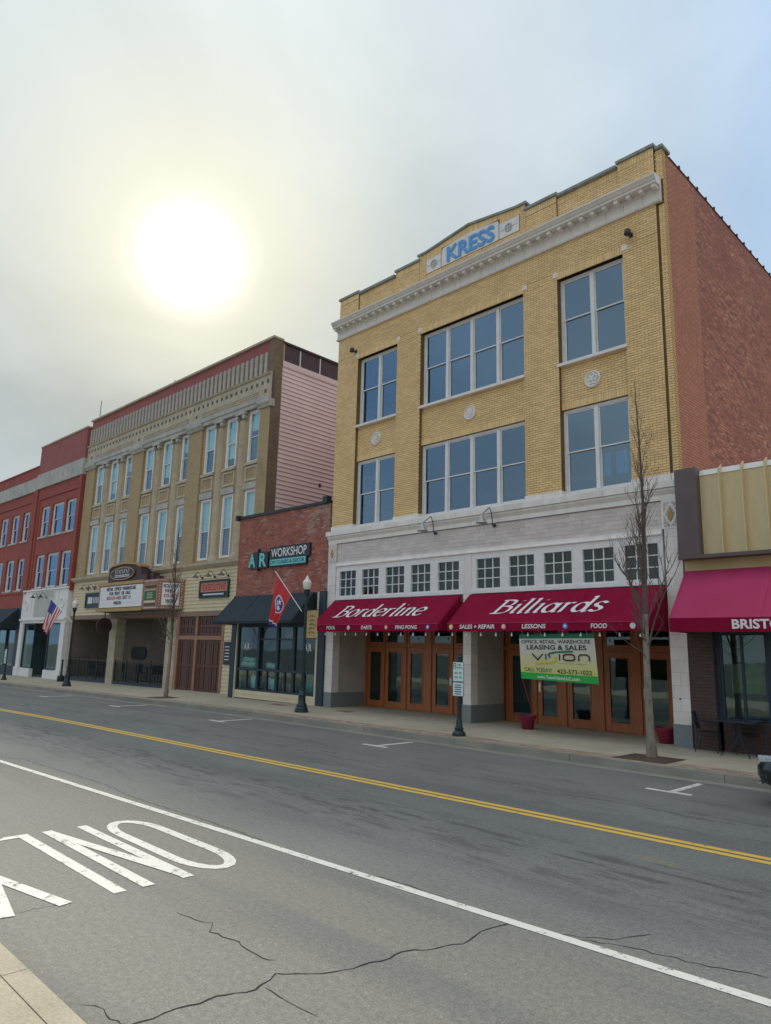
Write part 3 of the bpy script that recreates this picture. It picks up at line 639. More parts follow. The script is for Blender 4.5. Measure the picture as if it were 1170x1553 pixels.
# ---- windows
def hung(thing, x0, x1, z0, z1, y, n, fm='whitepaint', glass='glass', wf=.075, split=.5, gap=.11):
    """a bank of n double-hung windows: frame > mullion, sash, pane"""
    f_ = MB().frame(x0, x1, z0, z1, wf, y-.03, y+.1, wb=.06); win = thing.part('window', f_, fm)
    wdt = (x1-x0-2*wf-(n-1)*gap)/n
    for k in range(n):
        a = x0+wf+k*(wdt+gap); b2 = a+wdt; zm = z0+.06+(z1-z0-wf-.06)*split
        if k: thing.part('mullion', MB().box(a-gap, a, y-.045, y+.09, z0+.06, z1-wf), fm, parent=win)
        thing.part('upper_sash', MB().frame(a+.001, b2-.001, zm-.02, z1-wf-.001, .035, y+.0, y+.035), fm, parent=win)
        thing.part('lower_sash', MB().frame(a+.002, b2-.002, z0+.061, zm+.02, .035, y+.036, y+.07, wb=.05), fm, parent=win)
        thing.part('pane', MB().box(a+.03, b2-.03, y+.014, y+.018, zm, z1-wf-.03), glass, parent=win)
        thing.part('pane', MB().box(a+.03, b2-.03, y+.05, y+.054, z0+.09, zm), glass, parent=win)
    return win
for a, b2, n in bays:
    for z0, z1 in ((10.1, 12.72), (6.31, 8.74)):
        hung(kb, a+.01, b2-.01, z0, z1-.005, .2, n, split=.53 if z0 > 9 else .5)
        sl = MB().box(a-.03 if z0 > 9 else a+.005, b2+.03 if z0 > 9 else b2-.005, -.05 if z0 > 9 else -.03, .3, z0-.085, z0-.001); kb.part('sill', sl, 'terra')
# dim rooms behind the panes
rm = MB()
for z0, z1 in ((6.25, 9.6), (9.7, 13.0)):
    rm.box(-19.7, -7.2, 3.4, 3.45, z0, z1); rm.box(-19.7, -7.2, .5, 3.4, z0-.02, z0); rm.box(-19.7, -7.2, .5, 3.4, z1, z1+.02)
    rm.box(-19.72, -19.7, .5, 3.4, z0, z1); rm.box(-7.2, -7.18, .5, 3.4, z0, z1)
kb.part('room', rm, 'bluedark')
cu = MB()
for xx in (-9.25, -8.75, -8.3): cu.grid(lambda s, t, xx=xx: (xx+.34*s, .42+.03*sin(s*28), 6.75+.62*t), 16, 1)
kb.part('curtain', cu, 'curtain')
# ---- lower order: base blocks, ledge, tile panel
for a, b2 in pil+[(-7.09, -6.94)]:
    n = max(1, int((b2-a)/.55)); s = (b2-a+.04)/n
    for k in range(n): kb.part('base_block', MB().box(a-.02+k*s+.003, a-.02+(k+1)*s-.003, -.02, .3, 6.255, 6.42), 'terra')
lx = -20.02
while lx < -6.92:
    b2 = min(lx+.62, -6.9); kb.part('ledge_stone', MB().box(lx+.003, b2-.003, -.15, .3, 6.06, 6.225), 'terra'); lx += .62
md2 = MB().prism([(.1, 6.055), (-.10, 6.055), (-.10, 6.0), (-.05, 5.93), (-.03, 5.90), (-.03, 5.775), (.1, 5.775)], -19.98, -6.93, 'x'); kb.part('moulding', md2, 'terra')
lb = MB().box(-19.98, -6.93, -.02, .3, 6.2251, 6.2549); kb.part('ledge_back', lb, 'terra')
bk = MB().box(-19.97, -6.94, .05, .5, 4.92, 6.05); kb.part('backing', bk, 'terrajoint')
tiles = []
x0, x1 = -19.5, -7.42; tw, th = .405, .1145; r = 0
for r in range(6):
    x = x0 - (tw/2 if r % 2 else 0)
    while x < x1-.01:
        a, b2 = max(x, x0), min(x+tw, x1)
        if b2-a > .03: kb.part('tile', MB().box(a+.002, b2-.002, .024+random.uniform(-.002, .002), .06, 5.075+r*th+.002, 5.075+(r+1)*th-.002), 'tile')
        x += tw
fr = MB(); fr.box(-19.5, -7.42, .0, .06, 5.762, 5.775); kb.part('panel_shadow_gap', fr, 'terrajoint')
tr = MB().prism([(.06, 5.07), (-.02, 5.07), (-.02, 5.0), (-.05, 4.97), (-.05, 4.935), (.0, 4.92), (.06, 4.92)], -19.5, -7.42, 'x'); kb.part('moulding', tr, 'terra')
# ornament plaques at both ends
for a, b2 in ((-7.40, -6.95), (-19.95, -19.52)):
    pq = kb.part('plaque', MB().box(a, b2, -.03, .06, 5.06, 5.77), 'terra'); cx, cz_ = (a+b2)/2, 5.415
    od = MB().box(a+.05, b2-.05, -.034, -.02, 5.11, 5.72); kb.part('field', od, mat('plaque_ground', (.36, .35, .30), (.6, .58, .54), 55, .6), parent=pq)
    dm = MB(); hw, hh = (b2-a)/2-.07, .27
    stroke(dm, [(cx, cz_-hh), (cx+hw, cz_), (cx, cz_+hh), (cx-hw, cz_)], .05, (0, -.042, 0), (1, 0, 0), (0, 0, 1), closed=True); kb.part('diamond', dm, 'terra', parent=pq)
    fl = MB().prism([(cx-.06, cz_-.11), (cx, cz_-.17), (cx+.06, cz_-.09), (cx+.05, cz_+.03), (cx, cz_+.16), (cx-.05, cz_+.05)], -.052, -.03, 'y'); kb.part('flame', fl, 'gold', parent=pq)
    cr = MB()
    for sx in (-1, 1):
        for sz in (-1, 1):
            for rr in (.035, .06): ring(cr, cx+sx*(hw-.03), cz_+sz*.22, -.04, rr, .011, 10)
    kb.part('scroll', cr, 'terra', parent=pq)
# transom windows
tw_ = [(-19.31, -18.44), (-18.14, -17.29), (-16.97, -16.09), (-15.80, -14.95), (-14.64, -13.78), (-13.12, -12.25), (-11.94, -11.09), (-10.78, -9.91), (-9.59, -8.71), (-8.41, -7.54)]
tf = MB()
edges = [-19.52] + [v for p in tw_[:5] for v in p] + [-13.62]
for seg, (e0, e1) in ((tw_[:5], (-19.5, -13.6)), (tw_[5:], (-13.3, -7.42))):
    tf.box(e0, e1, -.0, .12, 4.79, 4.918); tf.box(e0, e1, -.03, .12, 3.72, 3.82)
    xs_ = [e0]+[v for p in seg for v in (p[0]-.045, p[1]+.045)]+[e1]
    for k in range(0, len(xs_), 2): tf.box(xs_[k], xs_[k+1], -.0, .12, 3.82, 4.79)
kb.part('transom_frame', tf, 'whitepaint')
for a, b2 in tw_:
    a, b2 = a-.045, b2+.045
    wn = kb.part('window', MB().frame(a, b2, 3.82, 4.79, .05, -.006, .1), 'whitepaint'); mu = MB()
    for k in (1, 2):
        xx = a+.05+(b2-a-.1)*k/3; zz = 3.87+.87*k/3; mu.box(xx-.013, xx+.013, .03, .075, 3.87, 4.74); mu.box(a+.05, b2-.05, .031, .076, zz-.013, zz+.013)
    kb.part('muntin', mu, 'whitepaint', parent=wn)
    for i in range(3):
        for j in range(3):
            ox = a+.05+(b2-a-.1)*i/3; oz = 3.87+.87*j/3
            pn = MB(); ti = random.uniform(-.0025, .0025); pn.add([(ox, .064+ti, oz), (ox+(b2-a-.1)/3, .064-ti, oz), (ox+(b2-a-.1)/3, .064-ti*.3, oz+.29), (ox, .064+ti*.6, oz+.29)], [(0, 1, 2, 3)]); kb.part('pane', pn, 'shopglass', parent=wn)
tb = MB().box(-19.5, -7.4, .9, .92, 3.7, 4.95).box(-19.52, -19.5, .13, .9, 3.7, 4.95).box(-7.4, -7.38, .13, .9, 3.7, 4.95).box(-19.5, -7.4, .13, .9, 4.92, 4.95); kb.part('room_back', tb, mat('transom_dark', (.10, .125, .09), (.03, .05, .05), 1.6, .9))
# piers: granite plinth and blocks
def pier(a, b2, top, depth):
    kb.part('plinth', MB().box(a-.012, b2+.012, -.035, depth, -.05, .5), 'granite'); z = .5; k = 0
    while z < top-.02:
        zt = min(z+.29, top)
        cuts = [a, b2] if (k % 2 == 0 or b2-a < .35) else [a, (a+b2)/2, b2]
        for c0, c1 in zip(cuts[:-1], cuts[1:]): kb.part('block', MB().box(c0+.002, c1-.002, -.02, .3, z+.002, zt-.002), 'terra')
        z = zt; k += 1
    kb.part('pier_core', MB().box(a+.006, b2-.006, -.014, depth, .45, top-.004), 'terrajoint')
    z = .0
    for s_, xa, xb in ((0, a-.006, a+.004), (1, b2-.004, b2+.006)):
        for k in range(12):
            for j in range(3):
                ya = .32+j*.43
                if ya > depth-.05: continue
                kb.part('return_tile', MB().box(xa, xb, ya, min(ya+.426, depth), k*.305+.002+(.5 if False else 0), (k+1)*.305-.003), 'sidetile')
pier(-19.95, -19.52, 5.06, 1.62); pier(-13.6, -13.3, 3.72, 1.62); pier(-7.36, -6.95, 5.06, 1.62)
pier_m = MB().box(-13.6, -13.3, -.02, .2, 3.722, 4.918); kb.part('pier_head', pier_m, 'terra')
hl = MB(); hl.tube([(-7.18, -.021, 1.07), (-7.18, -.03, 1.07)], .022, 10); kb.part('hose_bib_hole', hl, 'black')
# ---- recessed wooden front
YD = 1.62
def leaf(x0, x1, z0, z1, glass=True, gl=None):
    st = min(.165, (x1-x0)*.18); d = kb.part('door', MB().frame(x0+.006, x1-.006, z0+.012, z1-.006, st, YD-.02, YD+.03, wb=.22), 'wood')
    kb.part('glazing', MB().box(x0+st, x1-st, YD+.0, YD+.006, z0+.22, z1-st), 'shopglass', parent=d)
    bd = MB().frame(x0+st-.002, x1-st+.002, z0+.225, z1-st+.002, .022, YD-.034, YD-.019); kb.part('glazing_bead', bd, 'wood', parent=d); return d
def handle(d, x, z=1.05):
    h = MB(); h.tube([(x, YD-.03, z-.1), (x, YD-.09, z-.1), (x, YD-.09, z+.1), (x, YD-.03, z+.1)], .011, 6); h.box(x-.03, x+.03, YD-.036, YD-.02, z-.13, z+.13); kb.part('handle', h, 'chrome', parent=d)
drs = [(-19.42, -18.53), (-18.5, -17.5), (-17.42, -16.5), (-16.26, -15.33), (-15.31, -14.42), (-14.3, -13.62), (-13.28, -13.2), (-13.15, -12.12), (-12.10, -11.28), (-11.12, -10.2), (-9.96, -9.06), (-8.88, -8.0)]
posts = MB(); xs_ = []
for k, (a, b2) in enumerate(drs):
    if b2-a > .3:
        d = leaf(a, b2, 0, 2.12); tp = MB().frame(a+.006, b2-.006, 2.2, 3.0, .09, YD-.02, YD+.03); t_ = kb.part('transom', tp, 'wood'); kb.part('glazing', MB().box(a+.09, b2-.09, YD, YD+.006, 2.28, 2.92), 'shopglass', parent=t_)
        if k in (3, 11, 8): handle(d, a+.09 if k != 3 else b2-.08)
        if k in (4,): handle(d, a+.09)
prev = -19.52
for a, b2 in drs+[(-7.36, -7.36)]:
    if a-prev > .012: posts.box(prev, a, YD-.06, YD+.05, 0, 3.1)
    prev = max(prev, b2)
posts.box(-19.52, -7.36, YD-.045, YD+.045, 2.125, 2.195); posts.box(-19.52, -7.36, YD-.04, YD+.04, 3.005, 3.7)
kb.part('timber_frame', posts, 'wood')
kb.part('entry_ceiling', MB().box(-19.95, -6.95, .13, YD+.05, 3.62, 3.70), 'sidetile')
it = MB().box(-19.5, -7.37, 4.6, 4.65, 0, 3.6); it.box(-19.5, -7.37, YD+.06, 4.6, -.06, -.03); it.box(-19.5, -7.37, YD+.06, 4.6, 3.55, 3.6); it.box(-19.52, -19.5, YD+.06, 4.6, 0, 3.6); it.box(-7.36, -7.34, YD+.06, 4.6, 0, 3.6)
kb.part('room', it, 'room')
# ---- side wall of red brick, coping tiles, roof
def sz(y): return 15.30 - .018*max(0, y-1.5)
sw = MB().prism([(.2601, 0), (30, 0), (30, sz(30)), (1.5, sz(1.5)), (.2601, 15.30)], -6.944, -6.937, 'x'); sidew = kb.part('side_wall', sw, 'sidebrick')
sr = MB().prism([(.2602, 0), (2.1, 0), (2.0, 8), (2.05, sz(2.05)-.35), (1.4, sz(1.5)-.05), (.2602, 15.25)], -6.9369, -6.932, 'x'); kb.part('repointed_strip', sr, 'renderbrick', parent=sidew)
ct = MB().prism([(-.21, 0), (.21, 0), (.2, .04), (.0, .07), (-.2, .04)], -.3, .3, 'y').mesh('coping_tile', 'tarred')
yy = .8
while yy < 30:
    kb.inst('coping_tile', ct, (-7.12, yy, sz(yy)), parent=sidew, rot=(-.018, 0, 0)); kb.part('coping_joint', MB().box(-7.34, -6.89, yy+.29, yy+.335, sz(yy)-.0, sz(yy)+.085), 'tarred', parent=sidew); yy += .62
kb.part('side_core', MB().box(-7.3, -6.9441, .5001, 29.7, 0, 14.7), 'mortar'); kb.part('roof', MB().box(-19.9, -7.3, .42, 30, 13.9, 14.0), 'roof'); kb.part('rear_walls', MB().box(-19.93, -19.6, .5, 30, 0, 15.0).box(-19.6, -7.3, 29.7, 30, 0, 15), 'sidebrick')
# ================================================================== shared small builders
def canopy(name, label, x0, x1, zt, zf, proj, val, matn, frame=None, scal=True, y0=-.03, edge=None, group=None):
    t = Thing(name, label, 'awning', ((x0+x1)/2, y0, zf), frame, group)
    yf = y0-proj; th = .012
    sag = lambda s, t_: (x0+(x1-x0)*s, y0-proj*t_, zt+(zf-zt)*t_-.014*sin(pi*t_)*abs(sin(s*pi*max(2, int((x1-x0)/1.6)))))
    c = MB(); c.grid(sag, 40, 8); t.part('canopy', c, matn, smooth=True)
    for xx in (x0, x1): t.part('side_panel', MB().prism([(y0, zt), (y0, zf-val), (yf, zf-val), (yf, zf)], xx-th/2, xx+th/2, 'x'), matn)
    v = MB(); n = int((x1-x0)/.028); pts = [(x0+(x1-x0)*i/n, zf-val-(.018*abs(sin(i*pi/7)) if scal else 0)) for i in range(n+1)]
    for i in range(n):
        (a, za), (b2, zb) = pts[i], pts[i+1]; v.add([(a, yf-.004, za), (b2, yf-.004, zb), (b2, yf-.004, zf), (a, yf-.004, zf), (a, yf+.006, za), (b2, yf+.006, zb), (b2, yf+.006, zf), (a, yf+.006, zf)], [(0, 1, 2, 3), (5, 4, 7, 6), (0, 4, 5, 1)])
    t.part('valance', v, matn)
    if edge: t.part('piping', MB().tube([(x0, yf-.008, zf-.005), (x1, yf-.008, zf-.005)], .008, 5), edge)
    f_ = MB(); f_.tube([(x0+.03, yf+.03, zf-.03), (x1-.03, yf+.03, zf-.03)], .014, 6)
    k = max(2, int((x1-x0)/1.6))
    t.part('front_bar', f_, 'black')
    for i in range(k+1):
        xx = x0+.04+(x1-x0-.08)*i/k; t.part('seam', MB().tube([(xx, y0-.005, zt+.003), (xx, yf, zf+.003)], .006, 5), matn); t.part('rafter', MB().tube([(xx, y0-.01, zt-.06), (xx, yf+.03, zf-.05)], .012, 6), 'black')
    return t, yf
def gooseneck(label, x, y, z, frame=None, reach=.42, rise=.28, shade='black', group='gooseneck lamps'):
    t = Thing('gooseneck_lamp', label, 'wall lamp', (x, y, z), frame, group)
    pts = [(x, y-.01, z), (x, y-.1, z+.02), (x, y-.14, z+rise*.6), (x, y-.24, z+rise), (x, y-.36, z+rise*.85), (x, y-reach, z+rise*.5)]
    t.part('arm', MB().tube(spline(pts, 4), .014, 6), 'black', smooth=True); t.part('wall_plate', MB().tube([(x, y, z), (x, y-.03, z)], .055, 12), 'black')
    t.part('lamp_shade', MB().lathe([(.035, z+rise*.55), (.05, z+rise*.45), (.085, z+rise*.25), (.17, z+rise*.02), (.175, z-.01), (.165, z-.01), (.05, z+rise*.3)], (x, y-reach), 16), shade, smooth=True); return t
# ================================================================== maroon awnings over the wooden front
def awn_text(t, word, x0, wd, yf, zt, zf, proj, ht, mid=.5):
    s = Vector((0, proj, zt-zf)); ln = s.length; s.normalize(); nrm = Vector((0, -s.z, s.y))
    o = Vector((x0, yf, zf)) + s*(ln*mid-ht/2) + nrm*.006
    mb = MB(); pen_text(mb, word, o, (1, 0, 0), s, nrm, wd, ht, nib=.12, thin=.042); t.part('lettering', mb, 'awnwhite')
a1, yf1 = canopy('maroon_awning', 'maroon canvas awning, left one of the pair on the yellow building', -19.52, -13.68, 3.69, 2.80, 1.02, .2, 'maroon', edge='rose', group='pair of maroon awnings')
awn_text(a1, 'Borderline', -18.72, 4.05, yf1, 3.69, 2.80, 1.02, .62, .53)
a2, _ = canopy('maroon_awning', 'maroon canvas awning above the green and cream banner on the yellow building', -13.34, -7.40, 3.69, 2.80, 1.02, .2, 'maroon', edge='rose', group='pair of maroon awnings')
awn_text(a2, 'Billiards', -12.05, 3.35, yf1, 3.69, 2.80, 1.02, .62, .53)
for t, words in ((a1, [('POOL', -18.67, .45), ('DARTS', -16.96, .5), ('PING PONG', -15.42, .9)]), (a2, [('SALES + REPAIR', -12.89, 1.22), ('LESSONS', -10.80, .72), ('FOOD', -8.82, .43)])):
    mb = MB()
    for wd_, xx, ww in words: put_text(mb, wd_, (xx, yf1-.012, 2.645), (1, 0, 0), (0, 0, 1), ww, .115, bold=.025, shear=.12)
    t.part('valance_lettering', mb, 'awnwhite')
for t, xx, c in ((a1, -17.57, (.75, .75, .75)), (a1, -15.82, (.75, .28, .12)), (a1, -14.09, (.16, .2, .6)), (a2, -13.2, (.75, .6, .2)), (a2, -11.38, (.75, .35, .3)), (a2, -9.52, (.1, .25, .7)), (a2, -7.75, (.7, .75, .75))):
    bl = MB().tube([(xx, yf1-.005, 2.70), (xx, yf1-.012, 2.70)], .07, 16); p_ = t.part('ball_emblem', bl, mat('ball', c, None, 3, .4)); t.part('ball_spot', MB().tube([(xx, yf1-.013, 2.705), (xx, yf1-.015, 2.705)], .032, 12), 'awnwhite', parent=p_)
sl = Thing('string_lights', 'string of small clear bulbs under the maroon awning fronts', 'string lights', (-13.4, yf1+.05, 2.55))
wp = [(-19.5+12.1*i/60, yf1+.05, 2.56-.02*abs(sin(i*.9))) for i in range(61)]; sl.part('wire', MB().tube(wp, .004, 4), 'black')
bmsh = MB().lathe([(.012, 0), (.014, -.03), (.028, -.06), (.024, -.085), (.004, -.095)], (0, 0), 8).mesh('bulb', 'bulb', smooth=True)
for i in range(24): sl.inst('bulb', bmsh, (-19.3+11.7*i/23, yf1+.05, 2.54))
# banner under the right awning
bt = Thing('banner', 'green and cream leasing banner hung below the right maroon awning', 'banner', (-9.88, -.95, 1.35))
A_, B_, C_, D_ = Vector((-10.98, -.93, 2.50)), Vector((-8.82, -.93, 2.53)), Vector((-10.94, -.90, 1.37)), Vector((-8.74, -.90, 1.33))
def bp_(s, t, lift=0.0):
    q = C_.lerp(D_, s).lerp(A_.lerp(B_, s), t); return q + Vector((0, -lift + .018*sin(s*9)*(1-t*.6), 0))
def banner_mat():
    m = bpy.data.materials.new('banner_print'); m.use_nodes = True; n = m.node_tree.nodes; l = m.node_tree.links
    co = n.new('ShaderNodeTexCoord'); s = n.new('ShaderNodeSeparateXYZ'); l.new(co.outputs['Object'], s.inputs[0]); r = n.new('ShaderNodeValToRGB')
    mr = n.new('ShaderNodeMapRange'); mr.inputs[1].default_value = .1; mr.inputs[2].default_value = 1.1; l.new(s.outputs[2], mr.inputs[0]); l.new(mr.outputs[0], r.inputs[0])
    r.color_ramp.elements[0].color = (.62, .58, .17, 1); r.color_ramp.elements[1].color = (.60, .58, .52, 1); r.color_ramp.elements[0].position = .1; r.color_ramp.elements[1].position = .75
    l.new(r.outputs[0], n['Principled BSDF'].inputs['Base Color']); n['Principled BSDF'].inputs['Roughness'].default_value = .5; return m
mb = MB().grid(lambda s, t: bp_(s, t), 30, 20, lambda s, t: 1 if t > .91 else (2 if t < .13 else 0)); bt.part('cloth', mb, [banner_mat(), 'dgreen', 'sgreen'], smooth=True)
def btext(body, s0, s1, t0, t1, m, bold=.0):
    vs, fs = text_verts(body, bold); mb = MB(); mb.add([bp_(s0+(s1-s0)*a, t0+(t1-t0)*b, .008) for a, b in vs], fs); bt.part('print', mb, m)
btext('OFFICE, RETAIL, WAREHOUSE', .03, .95, .78, .87, mat('grey_print', (.06, .065, .08), None, 3, .6), .012); btext('LEASING & SALES', .10, .89, .66, .76, 'ink', .02)
btext('CALL TODAY!', .05, .43, .175, .26, 'dgreen', .01); btext('423-573-1022', .50, .93, .165, .255, 'ink', .01); btext('www.TeamVisionLLC.com', .22, .77, .035, .105, 'awnwhite', .015)
def bstroke(pts, wd, m, lift=.009):
    p3 = [bp_(s, t, lift) for s, t in pts]; mb = MB(); stroke(mb, [(q.x, q.z) for q in p3], wd, (0, p3[0].y-.004, 0), (1, 0, 0), (0, 0, 1)); bt.part('logo', mb, m)
for st in ([(.17, .57), (.245, .44), (.32, .57)], [(.36, .57), (.36, .44)], [(.545, .57), (.545, .44)], [(.62, .565), (.71, .565), (.735, .54), (.735, .47), (.71, .445), (.62, .445), (.595, .47), (.595, .54), (.625, .565)], [(.785, .44), (.785, .53), (.81, .565), (.89, .565), (.915, .53), (.915, .44)]): bstroke(st, .035, 'ink')
bstroke(spline([(.42, .49), (.40, .56), (.47, .60), (.60, .62), (.72, .63)], 4), .045, 'dgreen', .013); bstroke(spline([(.47, .52), (.50, .47), (.46, .41), (.35, .385), (.22, .375)], 4), .045, 'ygreen', .011)
btext('COMMERCIAL  PROPERTIES', .54, .88, .365, .385, 'gold', 0)
for s, dx in ((.01, .02), (.99, .1)):
    q = bp_(s, 0); bt.part('tie_cord', MB().tube([q, (q.x+dx, q.y+.3, .75), (q.x+dx*1.4, q.y+.6, .02)], .006, 4), 'redink')
for s in (.06, .32, .62, .92):
    q = bp_(s, .96); bt.part('hanger', MB().tube([q, (q.x, yf1+.04, 2.62)], .004, 4), 'white')
for xx, nm in ((-14.72, 'left'), (-12.42, 'right')):
    gooseneck('black gooseneck lamp %s of two over the maroon awnings' % nm, xx, -.03, 5.68, None, .62, .5, mat('galvanised_shade', (.42, .42, .42), None, 3, .4, metal=.5), 'gooseneck lamps on the yellow building')
for xx, zz, nm in ((-7.86, 13.16, 'right'), (-18.85, 13.05, 'left')):
    t = Thing('floodlight', 'small black floodlight high at the %s end of the yellow front' % nm, 'floodlight', (xx, 0, zz)); t.part('arm', MB().tube([(xx, 0, zz), (xx, -.16, zz)], .02, 6), 'black'); t.part('lamp_head', MB().lathe([(.03, zz+.1), (.08, zz+.06), (.1, zz-.06), (.06, zz-.08)], (xx, -.2), 12), 'black', smooth=True); t.part('bracket', MB().box(xx-.05, xx+.05, -.03, 0, zz-.06, zz+.06), 'black')
# ================================================================== WORKSHOP SHOP (one storey, red brick)
ar = Thing('brick_shop', 'one-storey red brick workshop shop with black awning, beside the yellow building', 'building', (-2.9, 0, 0), FB)
ab = []; fill(-5.84, -.03, 4.06, 7.36, 0, ab)
wl = MB().box(-5.85, -.02, .008, .35, 3.9, 7.36); wl.box(-5.85, -5.6, .35, 24, 0, 7.2); ar.part('wall', wl, 'armortar')
nb = sorted([q for q in ab if abs((q[1]-q[0])-(BL-.008)) < .002 and q[3]-q[2] > .055], key=lambda q: (q[0]-20)**2+(q[2])**2)[:0]
rest = MB()
for x0, x1, z0, z1, y in ab:
    n_ = sin(x0*3.1+z0*2)*.5+sin(x0*7.3-z0*5.1)*.3+random.uniform(-.6, .6)
    pale = (x0 > -1.5 and z0 > 6.3 and n_ > -.3) or (z0 < 5.75 and n_ > .72) or n_ > .98 or (z0 > 7.0 and n_ > .6)
    j = random.uniform(-.004, .006)
    rest.add([(x0, y-j, z0), (x1, y-j, z0), (x1, y-j, z1), (x0, y-j, z1), (x0, y+.03, z0), (x1, y+.03, z0), (x1, y+.03, z1), (x0, y+.03, z1)], [(0, 1, 2, 3), (1, 5, 6, 2), (0, 3, 7, 4), (3, 2, 6, 7), (0, 4, 5, 1)], 1 if pale else 0)
ar.part('bricks', rest, ['arbrick', 'arpale'], kind='stuff')
ar.part('coping', MB().box(-5.88, -.02, -.06, .4, 7.36, 7.47), 'black'); ar.part('scupper', MB().box(-.34, -.1, -.14, .1, 7.36, 7.62), 'navy'); ar.part('scupper', MB().box(-6.0, -5.84, -.16, .05, 7.3, 7.52), 'navy')
for a, b2 in ((-5.82, -5.5), (-.34, .02)): ar.part('pilaster', MB().box(a, b2, -.1, .25, -.05, 4.08), 'navy')
for a, b2 in ((-5.5, -5.43), (-.46, -.34)): ar.part('corner_trim', MB().box(a, b2, -.08, .25, -.05, 4.06), 'beige')
for k in range(2): ar.part('clapboard', MB().prism([(-.055, .15*k+.0), (-.035, .15*k+.148), (.1, .15*k+.148), (.1, .15*k)], -5.43, -.46, 'x'), 'beige')
ar.part('header', MB().box(-5.43, -.46, -.02, .2, 2.86, 4.05), 'navy')
colx = [-5.43, -4.0, -2.78, -1.78, -.46]; sf = MB()
sf.box(-5.43, -.46, -.03, .08, .3, .37); sf.box(-5.43, -.46, -.03, .08, 1.08, 1.17); sf.box(-5.43, -.46, -.03, .08, 2.78, 2.859)
for k, xx in enumerate(colx): sf.box(max(-5.43, xx-.07), min(-.46, xx+.07), -.032, .082, .37, 2.78)
ar.part('shopfront_frame', sf, 'navy')
for a, b2 in zip(colx[:-1], colx[1:]):
    a, b2 = a+.07, b2-.07; ar.part('pane', MB().box(a, b2, .02, .026, 1.17, 2.78), 'shopglass'); m_ = (a+b2)/2
    ar.part('pane', MB().box(a, m_-.04, .02, .026, .37, 1.08), 'shopglass'); ar.part('pane', MB().box(m_+.04, b2, .02, .026, .37, 1.08), 'shopglass'); ar.part('glazing_bar', MB().box(m_-.04, m_+.04, -.02, .07, .37, 1.08), 'navy')
    if a < -4.5 or a > -4.1 and a < -1.9: ar.part('transom_bar', MB().box(a, b2, -.02, .07, 2.28, 2.34), 'navy') if a > -4.1 else None
rm = MB().box(-5.5, -.4, 3.5, 3.55, 0, 3.5); rm.box(-5.5, -.4, .26, 3.5, -.03, 0.02); rm.box(-5.5, -.4, .26, 3.5, 3.2, 3.25); rm.box(-5.55, -5.5, .26, 3.5, 0, 3.2); rm.box(-.4, -.35, .26, 3.5, 0, 3.2); ar.part('room', rm, 'room')
for xx in (-5.0, -1.15):
    gl_ = MB(); put_text(gl_, 'A', (xx-.02, .012, 1.9), (1, 0, 0), (0, 0, 1), .16, .26, bold=.03); put_text(gl_, 'R', (xx+.22, .012, 1.9), (1, 0, 0), (0, 0, 1), .15, .26, bold=.03); gl_.box(xx+.165, xx+.185, .01, .014, 1.84, 2.22)
    ar.part('window_lettering', gl_, 'awnwhite')
for (xx, zz, w_, h_, mm, nm) in ((-4.9, 1.2, .95, .2, 'white', 'folded white canvas in the left shop window'), (-4.85, 1.42, .8, .16, 'curtain', 'upper folded canvas in the left shop window'), (-1.0, .4, .42, .5, 'teal', 'teal painted crate in the right shop window'), (-3.35, 1.2, .6, .2, 'white', 'white display sign in the middle shop window'), (-2.3, .4, .5, .28, 'parch', 'low wooden box in the middle shop window'), (-2.25, 2.36, .5, .3, 'parch', 'framed wooden sign hung in the shop window'), (-4.4, .4, .4, .5, 'white', 'white shelf unit low in the left shop window'), (-3.3, .4, .45, .42, 'shade', 'pale storage box in the middle shop window')):
    mb = MB(); mb.grid(lambda s, t: (xx-w_/2+w_*s, .18-.05*sin(pi*t), zz+h_*t+.025*sin(s*7)), 10, 4); mb.box(xx-w_/2, xx+w_/2, .19, .42, zz, zz+h_*.96)
    single('shop_goods', mb, mm, nm, 'goods', (xx, .3, zz), FB)
sg = Thing('shop_sign', 'black and aqua workshop sign on the red brick wall', 'sign', (-3.0, -.06, 5.1), FB)
bk = MB().prism([(-4.95, 5.16), (-4.35, 5.14), (-3.62, 5.14), (-3.62, 5.8), (-4.6, 5.84)], -.1, -.001, 'y'); bk.box(-3.50, -1.02, -.1, -.001, 5.46, 5.95); bk.box(-3.48, -1.18, -.101, -.0011, 5.14, 5.46); sg.part('backing', bk, 'black'); sg.part('divider', MB().box(-4.3, -4.24, -.13, -.02, 5.05, 5.95), 'black')
for ch_, xx in (('A', -4.9), ('R', -4.16)):
    mb = MB(); put_text(mb, ch_, (xx, -.115, 5.2), (1, 0, 0), (0, 0, 1), .48, .56, bold=.03); sg.part('letter', mb, 'aqua')
mb = MB(); put_text(mb, 'WORKSHOP', (-3.38, -.115, 5.53), (1, 0, 0), (0, 0, 1), 2.2, .34, bold=.012); sg.part('lettering', mb, 'awnwhite')
sg.part('strip', MB().box(-3.44, -1.22, -.112, -.1, 5.2, 5.44), 'aqua'); mb = MB(); put_text(mb, 'DIY CLASSES & DECOR', (-3.38, -.116, 5.25), (1, 0, 0), (0, 0, 1), 2.1, .14, bold=.015); sg.part('lettering', mb, 'ink')
canopy('black_awning', 'plain black canvas awning over the workshop shop window', -5.72, -.62, 4.05, 2.98, 1.0, .1, 'awnblack', FB, False, y0=-.11)
